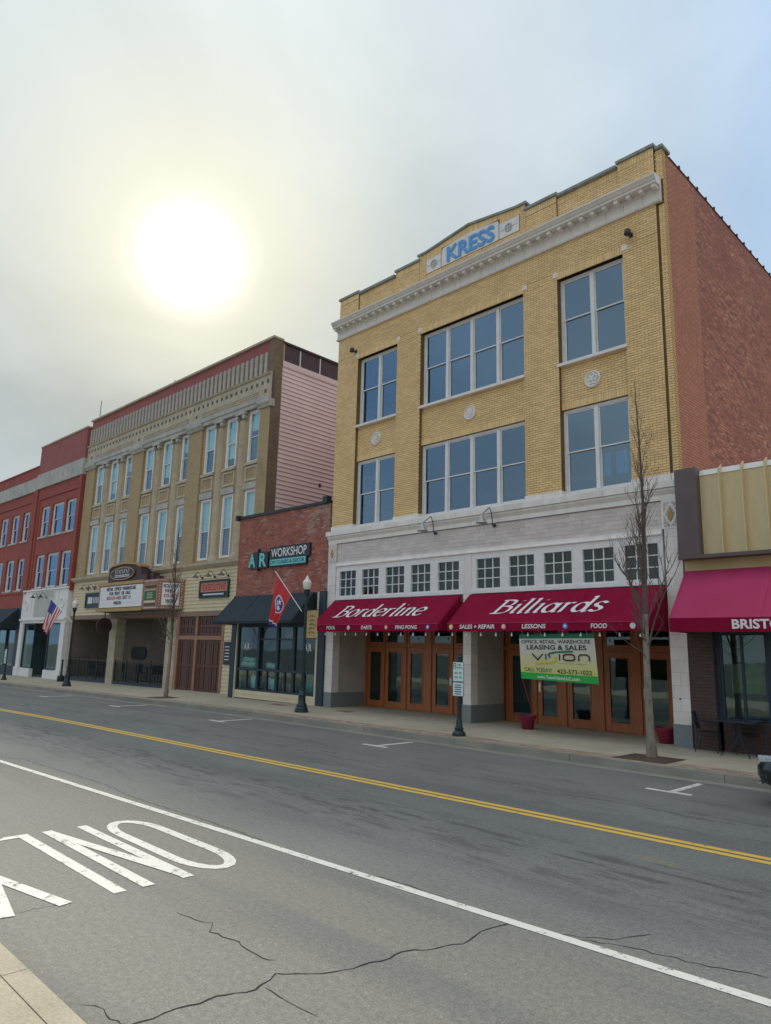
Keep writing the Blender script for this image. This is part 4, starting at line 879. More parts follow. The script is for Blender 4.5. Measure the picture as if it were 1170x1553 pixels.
# ================================================================== TAN BRICK THEATRE BUILDING
th = Thing('commercial_building', 'tall tan brick and stone building with columns and theatre marquee', 'building', (-15.6, 1.3, -.15), FB)
Y3 = 1.3; TX0, TX1 = -25.45, -5.88
big = [(-25.40, -24.12), (-19.12, -17.82), (-12.87, -11.60), (-6.66, -5.90)]
wins = [(-23.99, -22.98), (-22.08, -21.02), (-20.12, -19.18), (-17.68, -16.68), (-15.70, -14.70), (-13.74, -12.94), (-11.42, -10.44), (-9.50, -8.56), (-7.66, -6.72)]
cols = [-22.53, -20.57, -16.19, -14.22, -9.97, -8.11]
wl = MB()
segs = []; cur = TX0
for a, b2 in wins: segs.append((cur, a)); cur = b2
segs.append((cur, TX1-.02))
for a, b2 in segs: wl.box(a, b2, Y3+.03, Y3+.6, 5.5, 13.0)
for a, b2 in wins: wl.box(a, b2, Y3+.031, Y3+.6, 9.15, 10.44); wl.box(a, b2, Y3+.031, Y3+.6, 5.5, 6.1)
wl.box(TX0, TX1-.02, Y3+.05, Y3+.6, 13.0, 16.15)
th.part('wall', wl, 'tanbrick')
for a, b2 in big:
    p_ = th.part('pilaster', MB().box(a, b2, Y3-.07, Y3+.15, 5.95, 13.0), 'tanbrick'); th.part('capital', MB().prism([(Y3+.1, 12.85), (Y3-.14, 12.85), (Y3-.18, 12.95), (Y3-.25, 13.05), (Y3-.25, 13.2), (Y3+.1, 13.2)], a-.1, b2+.1, 'x'), 'greystone', parent=p_)
for cx in cols:
    c_ = th.part('column', MB().lathe([(.36, 5.95), (.36, 6.12), (.31, 6.2), (.30, 6.3), (.275, 12.55), (.30, 12.6)], (cx, Y3+.19), 16), 'tanstone', smooth=True)
    cp_ = MB().box(cx-.38, cx+.38, Y3-.2, Y3+.3, 12.86, 13.0); th.part('capital', cp_, 'greystone', parent=c_)
    for s_ in (-1, 1): th.part('volute', MB().tube([(cx+s_*.27, Y3-.19, 12.74), (cx+s_*.27, Y3+.2, 12.74)], .115, 10), 'greystone', parent=c_)
for k, (a, b2) in enumerate(wins):
    for z0, z1 in ((10.44, 12.97), (6.1, 9.15)):
        hung(th, a+.01, b2-.01, z0, z1, Y3+.08, 1, glass='clearglass', wf=.12, split=.47 if z0 < 9 else .5)
        th.part('blind', MB().box(a+.12, b2-.12, Y3+.19, Y3+.2, z0+(z1-z0)*(.46 if z0 < 9 else (.5, .2, .62)[k % 3]), z1-.1), 'shade')
    th.part('lintel', MB().box(a-.08, b2+.08, Y3-.05, Y3+.2, 9.15, 9.46), 'greystone'); th.part('sill', MB().box(a-.08, b2+.08, Y3-.06, Y3+.1, 10.31, 10.44), 'tanstone')
    th.part('spandrel_panel', MB().frame(a-.02, b2+.02, 9.55, 10.25, .1, Y3-.01, Y3+.05), 'tanstone')
en = MB().prism([(Y3+.1, 13.0), (Y3-.14, 13.0), (Y3-.14, 13.18), (Y3-.19, 13.2), (Y3-.19, 13.42), (Y3+.1, 13.42)], TX0, TX1, 'x'); th.part('architrave', en, 'greystone')
fz = MB().box(TX0, TX1, Y3-.1, Y3+.1, 13.42, 14.42); frz = th.part('frieze', fz, 'tanstone')
for a, b2 in ((-24.2, -19.2), (-17.9, -13.0), (-11.7, -6.8)):
    rd = MB()
    for k in range(3): rd.box(a, b2, Y3-.125, Y3-.1, 13.5+.1*k, 13.55+.1*k)
    th.part('reeding', rd, 'tanstone', parent=frz)
sq = MB().box(-.085, .085, 0, .03, -.09, .09).mesh('recess_shade_plate', mat('recess_shade', (.12, .105, .085), None, 3, .9)); nsq = 46  # flat dark plates on the frieze: shade of square holes put into colour
for k in range(nsq): th.inst('recess_shade_plate', sq, (TX0+.25+(TX1-TX0-.5)*k/(nsq-1), Y3-.104, 14.1), parent=frz)
for xx in (-24.76, -18.47, -12.23, -6.28):
    th.inst('recess_shade_plate', sq, (xx, Y3-.104, 13.65), parent=frz)
th.part('string_course', MB().prism([(Y3+.1, 14.42), (Y3-.16, 14.42), (Y3-.2, 14.5), (Y3+.1, 14.52)], TX0, TX1, 'x'), 'tanstone')
nf = 50; fm = MB().prism([(-.11, 0), (.11, 0), (.11, 1.0), (.06, 1.08), (-.06, 1.08), (-.11, 1.0)], -.07, .1, 'y').mesh('parapet_fin', mat('weathered_fin', (.50, .46, .385), (.36, .345, .31), 3, .8, fine=.12))
for k in range(nf): th.inst('parapet_fin', fm, (TX0+.22+(TX1-TX0-.75)*k/(nf-1), Y3-.02, 14.52))
th.part('parapet', MB().box(TX0, TX1-.35, Y3+.02, Y3+.4, 14.5, 16.2), 'redpaint'); th.part('coping', MB().box(TX0-.03, TX1+.03, Y3-.1, Y3+.5, 16.2, 16.3), 'tanstone')
th.part('corner_pier', MB().box(TX1-.34, TX1, Y3-.05, Y3+.5, 5.9, 16.199), 'sidetan')
# the pink boarded flank above the shop roof
fl_ = th.part('flank_wall', MB().box(TX1-.3, TX1-.03, Y3+.5, 26, 0, 16.1), 'tarred'); zb = 6.8; k = 0
while zb < 14.95:
    th.part('siding_board', MB().prism([(TX1-.05, zb), (TX1+.035, zb), (TX1+.0, zb+.205), (TX1-.05, zb+.205)], Y3+.5, 26, 'y'), 'pinksiding', parent=fl_); zb += .208; k += 1
th.part('top_board', MB().box(TX1-.05, TX1+.05, Y3+.5, 26, 14.95, 15.22), 'pinksiding', parent=fl_)
for k in range(18): th.part('batten', MB().box(TX1-.04, TX1-.005, Y3+1.5+1.25*k, Y3+1.56+1.25*k, 15.25, 15.25+random.uniform(.65, .85)), 'curtain', parent=fl_)
th.part('flank_coping', MB().box(TX1-.4, TX1+.04, Y3+.5, 26, 16.1, 16.2), 'tarred', parent=fl_)
for (yy, zz) in ((5.3, 11.3), (4.3, 9.6), (7.4, 9.2), (9.0, 10.6)): th.part('bracket', MB().box(TX1, TX1+.07, yy, yy+.1, zz, zz+.16), 'tarred', parent=fl_)
th.part('roof', MB().box(TX0, TX1-.3, Y3+.4, 26, 15.0, 15.1), 'roof'); th.part('interior', MB().box(TX0, TX1-.3, Y3+2.5, Y3+2.55, 5.6, 13).box(TX0, TX1-.3, Y3+.6, Y3+2.5, 5.5, 5.52).box(TX0, TX1-.3, Y3+.6, Y3+2.5, 9.7, 9.75), 'bluedark')
for dx, dz in ((-24.9, 16.3), (-15.4, 16.3)): th.part('aerial', MB().tube([(dx, Y3+.2, dz), (dx, Y3+.2, dz+(1.3 if dx < -20 else .3))], .03, 5), 'coping')
# ground floor
th.part('ledge', MB().prism([(Y3+.3, 5.66), (Y3-.12, 5.66), (Y3-.28, 5.8), (Y3-.30, 5.92), (Y3+.3, 5.98)], TX0-.1, TX1, 'x'), 'tanstone')
zb = 3.62
while zb < 5.6:
    zt = min(zb+.17, 5.66); th.part('clapboard', MB().prism([(Y3-.065, zb), (Y3-.035, zt), (Y3+.1, zt), (Y3+.1, zb)], TX0, TX1, 'x'), 'beige'); zb += .17
th.part('trim_board', MB().box(TX0, TX1, Y3-.1, Y3+.3, 3.38, 3.62), 'browntrim')
for a, b2 in ((-25.45, -25.2), (-19.98, -19.15), (-13.62, -12.62)):
    z = -.25; k = 0
    while z < 3.37:
        zt = min(z+.38, 3.378); cuts = [a, b2] if k % 2 or b2-a < .5 else [a, (a+b2)/2, b2]
        for c0, c1 in zip(cuts[:-1], cuts[1:]): th.part('block', MB().box(c0+.004, c1-.004, Y3-.04, Y3+.5, z+.004, zt-.004), 'blocks')
        z = zt; k += 1
    th.part('pier_core', MB().box(a+.02, b2-.02, Y3-.02, Y3+.48, -.3, 3.37), 'browntrim')
rc = MB().box(-25.2, -13.6, 3.9, 4.0, -.3, 3.4); rc.box(-25.3, -25.2, Y3, 4, -.3, 3.4); rc.box(-13.6, -13.5, Y3+.5, 4, -.3, 3.4); rc.box(-25.2, -13.6, Y3+.3, 3.9, 3.36, 3.379); th.part('porch_wall', rc, mat('porch_taupe', (.22, .18, .15), (.17, .145, .125), 2, .8))
th.part('porch_floor', MB().box(-25.2, -13.6, Y3+.0, 3.9, -.3, -.02), 'kerb')
for a, b2 in ((-17.6, -16.5), (-16.3, -15.2), (-15.0, -13.9)):
    w_ = th.part('window', MB().frame(a, b2, .2, 3.0, .08, 3.8, 3.89), 'black'); th.part('pane', MB().box(a+.08, b2-.08, 3.85, 3.856, .28, 2.92), 'bluedark', parent=w_); th.part('glazing_bar', MB().box(a+.08, b2-.08, 3.82, 3.87, 1.6, 1.66), 'black', parent=w_)
for a, b2, z0, z1, m_ in ((-24.7, -23.5, 1.9, 3.1, 'gold'), (-24.8, -23.4, .1, 1.75, 'coping')): th.part('wall_panel', MB().box(a, b2, 3.84, 3.89, z0, z1), m_)
sgp = Thing('wall_plaque', 'dark scroll-shaped plaque on the porch wall of the theatre', 'plaque', (-21.4, 3.85, 1.4), FB)
sgp.part('board', MB().prism([(-22.3, 1.25), (-22.1, 1.1), (-20.8, 1.1), (-20.5, 1.3), (-20.5, 1.65), (-20.75, 1.85), (-22.0, 1.85), (-22.3, 1.65)], 3.84, 3.895, 'y'), 'black'); sgp.part('rim', MB().box(-22.0, -20.8, 3.825, 3.84, 1.3, 1.34).box(-22.0, -20.8, 3.825, 3.84, 1.6, 1.64), 'plum')
# dark wooden doors
dw = MB().box(-12.6, -12.35, Y3-.08, Y3+.3, -.2, 3.38); dw.box(-8.6, -8.42, Y3-.08, Y3+.3, -.2, 3.38); dw.box(-12.35, -8.6, Y3-.06, Y3+.3, 2.28, 2.46); dw.box(-10.85, -10.68, Y3-.07, Y3+.3, -.2, 2.28); dw.box(-10.85, -10.68, Y3-.07, Y3+.3, 2.46, 3.38); th.part('door_frame', dw, 'copper')
def slatdoor(a, b2, z0, z1, nm='door'):
    d = th.part(nm, MB().frame(a+.006, b2-.006, z0, z1, .13, Y3, Y3+.06), 'darkwood'); n = max(2, int((b2-a-.26)/.16)); s = (b2-a-.26)/n
    for k in range(n): th.part('slat', MB().box(a+.13+k*s+.02, a+.13+(k+1)*s-.02, Y3+.01+.015*(k % 2), Y3+.05, z0+.13, z1-.13), 'darkwood', parent=d)
    th.part('mid_rail', MB().box(a+.14, b2-.14, Y3-.005, Y3+.055, (z0+z1)/2-.06, (z0+z1)/2+.06), 'darkwood', parent=d); th.part('panel_back', MB().box(a+.1, b2-.1, Y3+.055, Y3+.08, z0+.1, z1-.1), 'black', parent=d)
for a, b2 in ((-12.35, -11.6), (-11.6, -10.85), (-10.68, -9.64), (-9.64, -8.6)): slatdoor(a, b2, -.12, 2.28)
for a, b2 in ((-12.35, -10.85), (-10.68, -8.6)): slatdoor(a, b2, 2.46, 3.37, 'transom')
zb = -.1
while zb < 3.37: th.part('clapboard', MB().prism([(Y3-.065, zb), (Y3-.035, min(zb+.17, 3.379)), (Y3+.1, min(zb+.17, 3.379)), (Y3+.1, zb)], -8.42, TX1, 'x'), 'beige'); zb += .17
# railings
for a, b2, nm in ((-25.1, -20.0, 'left'), (-19.1, -13.65, 'right')):
    rl = Thing('railing', 'black patio railing across the %s porch opening of the theatre' % nm, 'railing', ((a+b2)/2, Y3+.1, -.2), FB, 'patio railings'); rl.part('kerb', MB().box(a, b2, Y3-.05, Y3+.12, -.25, -.02), 'navy')
    n = 4
    for k in range(n+1): xx = a+.05+(b2-a-.1)*k/n; rl.part('post', MB().box(xx-.03, xx+.03, Y3+.0, Y3+.06, -.02, 1.15), 'black')
    rl.part('top_rail', MB().box(a, b2, Y3+.005, Y3+.055, 1.02, 1.06), 'black'); n = int((b2-a)/.11)
    bl = MB().box(-.008, .008, -.008, .008, 0, 1.02).mesh('baluster', 'black')
    for k in range(n): rl.inst('baluster', bl, (a+.1+(b2-a-.2)*k/(n-1), Y3+.03, .0))
for xx, nm in ((-23.6, 'leftmost'), (-21.6, 'second from left'), (-17.6, 'third from left'), (-15.2, 'rightmost')):
    t = Thing('patio_table', 'dark patio table %s behind the theatre railing' % nm, 'table', (xx, 2.5, -.02), FB, 'theatre patio tables'); t.part('table_top', MB().box(xx-.45, xx+.45, 2.15, 2.85, .72, .76), 'black'); t.part('pedestal', MB().tube([(xx, 2.5, -.02), (xx, 2.5, .72)], .04, 8), 'black'); t.part('foot', MB().box(xx-.3, xx+.3, 2.45, 2.55, -.02, .02).box(xx-.05, xx+.05, 2.2, 2.8, -.0199, .0199), 'black')
    for s_, w_ in ((-.75, 'left'), (.75, 'right')):
        c_ = Thing('patio_chair', 'dark patio chair %s of the %s patio table' % (w_, nm), 'chair', (xx+s_, 2.5, -.02), FB, 'theatre patio chairs'); sx = xx+s_
        c_.part('seat', MB().box(sx-.2, sx+.2, 2.3, 2.7, .42, .45), 'black'); e = .18 if s_ > 0 else -.18; c_.part('backrest', MB().box(sx+e-.02, sx+e+.02, 2.3, 2.7, .451, .88), 'black')
        for dx in (-.17, .17):
            for dy in (2.33, 2.67): c_.part('leg', MB().box(sx+dx-.015, sx+dx+.015, dy-.015, dy+.015, -.02, .42), 'black')
# marquee
mq = Thing('marquee', 'copper framed theatre marquee with white letter board and oval crest', 'marquee', (-16.0, .7, 3.7), FB)
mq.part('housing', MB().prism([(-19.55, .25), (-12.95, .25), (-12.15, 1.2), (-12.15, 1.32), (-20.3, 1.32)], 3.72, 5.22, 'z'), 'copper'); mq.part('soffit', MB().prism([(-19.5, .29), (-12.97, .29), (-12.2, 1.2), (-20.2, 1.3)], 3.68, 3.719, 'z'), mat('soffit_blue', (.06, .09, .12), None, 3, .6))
mq.part('letter_board', MB().box(-19.3, -14.5, .21, .249, 3.9, 5.03), 'sigwhite'); rl_ = MB()
for k in range(1, 5): rl_.box(-19.3, -14.5, .203, .2099, 3.9+.226*k-.006, 3.9+.226*k+.006)
mq.part('letter_rail', rl_, 'curtain')
mq.part('gold_trim', MB().box(-19.62, -14.4, .17, .25, 5.08, 5.24), 'gold'); mq.part('gold_trim', MB().box(-19.62, -14.4, .17, .25, 3.68, 3.84), 'gold')
for body, x0, wd, z, m_ in (('RETAIL  OFFICE  WAREHOUSE', -18.5, 3.3, 4.79, 'ink'), ('FOR  RENT  OR  SALE', -18.15, 2.4, 4.55, 'ink'), ('423-573-1022', -18.45, 1.75, 4.31, 'redink'), ('EXT 11', -16.55, .85, 4.31, 'ink'), ('VISION', -17.6, .9, 4.04, 'ink')):
    mb = MB(); put_text(mb, body, (x0, .196, z), (1, 0, 0), (0, 0, 1), wd, .18, bold=.03); mq.part('lettering', mb, m_)
for z0, z1, m_ in ((4.2, 4.62, 'dgreen'), (3.92, 4.0, 'plum'), (4.8, 4.9, 'plum'), (4.05, 4.15, 'cream'), (4.66, 4.7, 'cream')): mq.part('side_panel', MB().box(-14.25, -13.15, .225, .249, z0, z1), m_)
mb = MB()
for k in range(4): mb.box(-14.0+.06*(k % 2), -13.4-.07*(k % 2), .215, .225, 4.27+.08*k, 4.30+.08*k)
mq.part('small_print', mb, 'cream')
ed = Vector((.8, .95, 0)).normalized(); en_ = Vector((ed.y, -ed.x, 0)); o_ = Vector((-12.95, .25, 0))
def endq(s, z, l=.02): q = o_+ed*s+en_*l; return (q.x, q.y, z)
mb = MB(); mb.add([endq(.2, 3.92), endq(1.05, 3.92), endq(1.05, 5.02), endq(.2, 5.02), endq(.2, 3.92, .0), endq(1.05, 3.92, .0), endq(1.05, 5.02, .0), endq(.2, 5.02, .0)], [(0, 1, 2, 3), (0, 4, 5, 1), (1, 5, 6, 2), (2, 6, 7, 3), (3, 7, 4, 0)]); mq.part('letter_board', mb, 'sigwhite')
for body, s0, wd, z, m_ in (('RETAIL OFFICE', .26, .72, 4.78, 'ink'), ('FOR RENT', .35, .5, 4.54, 'ink'), ('573-1022', .3, .65, 4.3, 'redink'), ('VISION', .4, .4, 4.04, 'ink')):
    mb = MB(); put_text(mb, body, endq(s0, z, .028), ed, (0, 0, 1), wd, .17, bold=.03); mq.part('lettering', mb, m_)
bl = MB().lathe([(.001, -.03), (.02, -.02), (.026, 0), (.02, .02), (.001, .03)], (0, 0), 6).mesh('marquee_bulb', 'bulb', smooth=True)
for k in range(14):
    xx = -14.3+1.3*k/13
    for z in (5.13, 3.79): mq.inst('marquee_bulb', bl, (xx, .22, z))
for k in range(13):
    for z in (5.14, 3.8): q = endq(.06+1.15*k/12, z, .03); mq.inst('marquee_bulb', bl, q)
for k in range(1, 10):
    for s in (.1, 1.16): q = endq(s, 3.8+1.34*k/10, .03); mq.inst('marquee_bulb', bl, q)
mq.part('crest_box', MB().prism([(-19.0, 5.2), (-14.6, 5.2), (-14.6, 5.55), (-15.2, 5.55), (-15.35, 5.95), (-15.9, 6.12), (-17.2, 6.2), (-18.5, 6.12), (-19.0, 5.95)], .45, .9, 'y'), 'plum'); mq.part('crest_cap', MB().prism([(-18.95, 5.98), (-18.5, 6.14), (-17.2, 6.23), (-15.9, 6.14), (-15.3, 5.97), (-15.3, 6.06), (-15.9, 6.24), (-17.2, 6.34), (-18.5, 6.24), (-18.95, 6.08)], .38, .92, 'y'), 'gold')
n = 28; mq.part('oval_sign', MB().prism([(-17.25+1.42*cos(2*pi*k/n), 5.72+.37*sin(2*pi*k/n)) for k in range(n)], .38, .449, 'y'), 'plum'); mb = MB(); stroke(mb, [(-17.25+1.36*cos(2*pi*k/n), 5.72+.33*sin(2*pi*k/n)) for k in range(n)], .05, (0, .372, 0), (1, 0, 0), (0, 0, 1), closed=True); mq.part('oval_line', mb, 'parch')
mb = MB()
for k in range(8): xx = -18.05+.21*k; stroke(mb, [(xx, 5.72), (xx, 5.92), (xx+.12, 5.92 if k % 2 else 5.72)], .035, (0, .374, 0), (1, 0, 0), (0, 0, 1))
for k in range(2): mb.box(-18.1, -16.4, .373, .379, 5.53+.08*k, 5.57+.08*k)
mq.part('oval_lettering', mb, 'curtain'); mq.part('side_step', MB().box(-14.59, -14.2, .6, .95, 5.22, 5.62), 'plum'); mq.part('side_step', MB().box(-14.19, -13.8, .7, .95, 5.22, 5.45), 'plum')
hs = Thing('hanging_sign', 'round dark sign hanging under the theatre marquee', 'sign', (-19.6, .9, 2.7), FB)
hs.part('disc', MB().tube([(-19.66, .75, 2.95), (-19.58, .75, 2.95)], .45, 24).tube([(-19.62, .75, 2.95), (-19.62, .75, 2.96)], .3, 8), 'plum'); hs.part('bracket', MB().tube([(-19.62, .75, 3.4), (-19.62, .75, 3.69)], .03, 6), 'black')
t = Thing('wall_sign', 'black framed sign with red lettering on cream clapboard over the dark doors', 'sign', (-9.45, Y3-.07, 4.22), FB); t.part('frame', MB().frame(-10.7, -8.2, 4.22, 5.06, .1, Y3-.14, Y3-.066), 'navy'); t.part('face', MB().box(-10.61, -8.29, Y3-.11, Y3-.066, 4.5, 4.97), mat('rust_sign_face', (.50, .25, .15), None, 3, .6)); t.part('strip', MB().box(-10.61, -8.29, Y3-.109, Y3-.066, 4.31, 4.5), 'ink'); mb = MB(); put_text(mb, 'EXECUTIVE', (-10.42, Y3-.116, 4.57), (1, 0, 0), (0, 0, 1), 1.95, .3, bold=.02); t.part('lettering', mb, 'redink'); mb = MB().box(-10.35, -8.6, Y3-.115, Y3-.105, 4.35, 4.42); t.part('small_print', mb, 'curtain')
t = Thing('wall_sign', 'black sign with white emblem left of the marquee', 'sign', (-22.5, Y3-.07, 4.05), FB); t.part('frame', MB().frame(-23.45, -21.4, 4.05, 4.92, .08, Y3-.14, Y3-.066), 'navy'); t.part('face', MB().box(-23.38, -21.47, Y3-.11, Y3-.066, 4.12, 4.85), 'navy'); mb = MB().box(-23.1, -22.5, Y3-.118, Y3-.105, 4.3, 4.68)
for k in range(4): mb.box(-22.35+.2*k, -22.25+.2*k, Y3-.118, Y3-.105, 4.32, 4.66)
t.part('emblem', mb, 'curtain')
t = Thing('wall_sign', 'small black notice board on the clapboard beside the workshop pilaster', 'sign', (-8.0, Y3-.07, 1.25), FB); t.part('board', MB().box(-8.3, -7.75, Y3-.1, Y3-.066, 1.2, 2.2), 'black'); mb = MB()
for k in range(5): mb.box(-8.2, -7.85, Y3-.105, Y3-.099, 1.4+.14*k, 1.44+.14*k)
t.part('small_print', mb, 'curtain')
for xx, nm in ((-10.55, 'left'), (-9.45, 'middle'), (-8.35, 'right')): gooseneck('%s gooseneck lamp of three over the red lettered sign' % nm, xx, Y3-.07, 5.2, FB, .4, .25, mat('bronze_shade', (.16, .12, .09), None, 3, .5), 'gooseneck lamps on the theatre')
for xx, nm in ((-23.3, 'left'), (-22.4, 'middle'), (-21.5, 'right')): gooseneck('%s gooseneck lamp of three over the black sign left of the marquee' % nm, xx, Y3-.07, 5.15, FB, .4, .25, mat('bronze_shade', (.16, .12, .09), None, 3, .5), 'gooseneck lamps on the theatre')
# ================================================================== RED BRICK BUILDINGS FURTHER LEFT
YR = 1.1
def redbuilding(name, label, x0, x1, wins3, wins2, ztop, stone, par):
    t = Thing(name, label, 'building', ((x0+x1)/2, YR, -.25), FB); wl = MB(); xs_ = sorted(wins3)
    cur = x0; segs = []
    for a, b2 in xs_: segs.append((cur, a)); cur = b2
    segs.append((cur, x1))
    for a, b2 in segs: wl.box(a, b2, YR, YR+.5, 5.2, stone[0])
    for a, b2 in xs_: wl.box(a, b2, YR+.001, YR+.5, 11.28, stone[0]); wl.box(a, b2, YR+.001, YR+.5, 7.86, 9.12); wl.box(a, b2, YR+.001, YR+.5, 5.2, 5.56)
    t.part('wall', wl, 'redbrick')
    for a, b2 in xs_:
        for z0, z1 in ((9.12, 11.28), (5.56, 7.86)): hung(t, a, b2, z0, z1, YR+.15, 1, wf=.12); t.part('sill', MB().box(a-.06, b2+.06, YR-.06, YR+.2, z0-.12, z0-.001), 'greystone')
    m0, m1 = xs_[0][0]-.55, xs_[-1][1]+.55
    for z0, z1 in ((8.5, 12.0),):
        t.part('brick_border', MB().frame(m0, m1, 5.3, 12.0, .16, YR-.06, YR-.001), 'redbrick')
    for xx in (x0, x1-.35): t.part('corner_pier', MB().box(xx+.002, xx+.348, YR-.1, YR-.001, 5.2, stone[0]), 'redbrick')
    t.part('stone_band', MB().box(x0, x1, YR-.12, YR+.4, stone[0], stone[1]), 'greystone'); t.part('parapet', MB().box(x0, x1, YR-.05, YR+.4, stone[1], ztop-.1), par); t.part('coping', MB().box(x0-.04, x1+.04, YR-.1, YR+.5, ztop-.1, ztop), 'tanstone' if par == 'redpaint' else 'redbrick')
    t.part('body', MB().box(x0, x1, YR+2.6, 26, -.5, ztop-1.2), 'redbrick'); t.part('interior', MB().box(x0, x1, YR+2.5, YR+2.55, 5.3, 12), 'bluedark'); return t
r1 = redbuilding('commercial_building', 'dark red brick building with white panelled shopfront left of the theatre', -33.25, -25.47, [(-32.05, -30.5), (-30.12, -28.12), (-27.78, -26.2)], None, 15.9, (12.68, 13.75), 'redpaint')
r2 = redbuilding('commercial_building', 'low-parapet red brick building at the far left edge', -47, -33.27, [(-46.2, -45), (-43.6, -42.1), (-40.2, -38.6), (-37.82, -36.25), (-35.52, -34.2)], None, 14.5, (12.62, 13.6), 'redbrick')
fx = MB()
for x0, x1 in ((-33.2, -25.6),):
    r1.part('fascia', MB().box(x0, x1, YR-.08, YR+.3, 3.5, 5.35), 'whitepaint'); r1.part('cornice', MB().prism([(YR+.2, 3.2), (YR-.1, 3.2), (YR-.1, 3.32), (YR-.2, 3.38), (YR-.2, 3.5), (YR+.2, 3.5)], x0-.05, x1+.05, 'x'), 'whitepaint'); r1.part('cap', MB().box(x0-.05, x1+.05, YR-.16, YR+.3, 5.35, 5.45), 'whitepaint')
    for xx in (x0, x0+1.5, x0+2.1, x1-2.2, x1-1.6, x1-.12): r1.part('batten', MB().box(xx, xx+.1, YR-.12, YR-.081, 3.52, 5.34), 'whitepaint')
    pa = mat('greyed_white_panel', (.55, .55, .52), (.48, .48, .46), 3, .6); r1.part('sign_panel', MB().box(x0+2.25, x1-2.3, YR-.1, YR-.0805, 3.6, 5.28), pa)
    for xx in (x0+.75, x1-.8): o_ = MB(); ring(o_, xx, 4.45, YR-.09, .3, .05, 20); r1.part('oval_ornament', o_, 'whitepaint', smooth=True)
for a, b2 in ((-33.2, -32.6), (-26.25, -25.6)): r1.part('column', MB().box(a, b2, YR-.12, YR+.3, .3, 3.199), 'whitepaint'); r1.part('column_base', MB().box(a-.08, b2+.08, YR-.2, YR+.32, -.3, .299), 'whitepaint')
for a, b2 in ((-32.6, -30.7), (-28.4, -26.25)): f_ = r1.part('shop_window', MB().frame(a, b2, .25, 3.19, .09, YR, YR+.1), 'navy'); r1.part('pane', MB().box(a+.09, b2-.09, YR+.04, YR+.046, .34, 3.1), 'shopglass', parent=f_); r1.part('stall_riser', MB().box(a, b2, YR-.08, YR+.15, -.3, .249), 'whitepaint', parent=f_)
r1.part('door', MB().frame(-30.2, -28.7, -.25, 2.4, .12, YR+1.2, YR+1.26, wb=.25), 'navy'); r1.part('lobby', MB().box(-33, -25.7, YR+2.4, YR+2.45, -.3, 3.3).box(-33, -25.7, YR+.11, YR+2.4, 3.22, 3.3).box(-33, -25.7, YR+.2, YR+2.4, -.4, -.2), mat('lobby_dark', (.035, .06, .07), (.1, .12, .1), .8, .8))
for xx, nm in ((-30.3, 'left'), (-29.0, 'right')): gooseneck('%s black barn lamp of two on the white shopfront panel' % nm, xx, YR-.11, 4.85, FB, .4, .3, 'black', 'barn lamps on the white shopfront')
r2.part('brick_front', MB().box(-47, -33.3, YR-.02, YR+.4, 4.3, 5.2), 'redbrick'); r2.part('shop_glass', MB().box(-47, -34.0, YR+.1, YR+.12, .2, 4.3), 'shopglass'); r2.part('shop_pier', MB().box(-34.1, -33.3, YR-.05, YR+.4, -.4, 4.3), 'navy'); r2.part('stall_riser', MB().box(-47, -34.1, YR-.02, YR+.3, -.5, .3), 'navy'); r2.part('dark_room', MB().box(-47, -33.4, YR+2.2, YR+2.25, -.4, 4.3), 'room')
for xx in (-36, -38, -40, -42): r2.part('mullion', MB().box(xx-.05, xx+.05, YR, YR+.14, .3, 4.3), 'navy')
canopy('black_awning', 'black canvas awning on the far left red brick building', -43, -34.0, 4.3, 3.0, 1.3, .18, 'awnblack', FB, True, y0=YR-.03)
# ================================================================== SHOP TO THE RIGHT
rb = Thing('low_shop', 'low shop with cream metal fin fascia and rose awning, right of the yellow building', 'building', (-2, 0, 0))
rb.part('end_panel', MB().box(-6.925, -6.42, -.3, .3, 4.33, 6.40), 'brownbox'); rb.part('body', MB().box(-6.92, 6, .3, 24, 2.7, 5.9), 'mustard'); rb.part('soffit_ledge', MB().box(-6.92, 6, -.34, .3, 4.25, 4.328), 'brownbox'); rb.part('band', MB().box(-6.92, 6, .0, .3, 2.6, 4.249), 'mustard')
fp = MB().box(-.245, .245, -.10, .0, 4.33, 6.22).mesh('fascia_panel', 'finbeige'); cpm = MB().prism([(-.1, 6.221), (-.12, 6.221), (-.05, 6.36), (.1, 6.36), (.1, 6.221)], -.245, .245, 'x').mesh('panel_cap', 'finwhite'); fnm = MB().prism([(-.08, 4.331), (-.26, 4.331), (-.26, 6.3), (-.06, 6.43), (-.06, 4.331)], -.012, .012, 'x').mesh('fin', 'finbeige')
for k in range(24): xx = -6.17+.49*k; rb.inst('fascia_panel', fp, (xx, 0, 0)); rb.inst('panel_cap', cpm, (xx, 0, 0)); rb.inst('fin', fnm, (xx+.245, 0, 0)) if k < 24 else None
rb.part('fascia_back', MB().box(-6.41, 6, .001, .3, 4.33, 6.2), 'finbeige')
rb.part('brick_pier', MB().box(-6.92, -6.38, -.01, .6, -.05, 2.6), 'dkbrick')
fr = MB().frame(-6.3, -5.28, .66, 2.6, .06, .12, .2); fr.box(-5.28, -5.1, .1, .22, 0, 2.6); fr.box(-6.38, -6.3, .1, .25, 0, 2.6); rb.part('window', fr, 'navy'); rb.part('pane', MB().box(-6.24, -5.34, .15, .156, .72, 2.54), 'shopglass'); rb.part('stall_riser', MB().box(-6.38, -5.1, .1, .3, -.05, .66), 'dkbrick'); rb.part('shop_wall', MB().box(-3.6, 6, .1, .6, -.05, 2.6), 'dkbrick'); rb.part('glazing_bar', MB().box(-5.85, -5.79, .13, .18, .72, 2.54), 'navy')
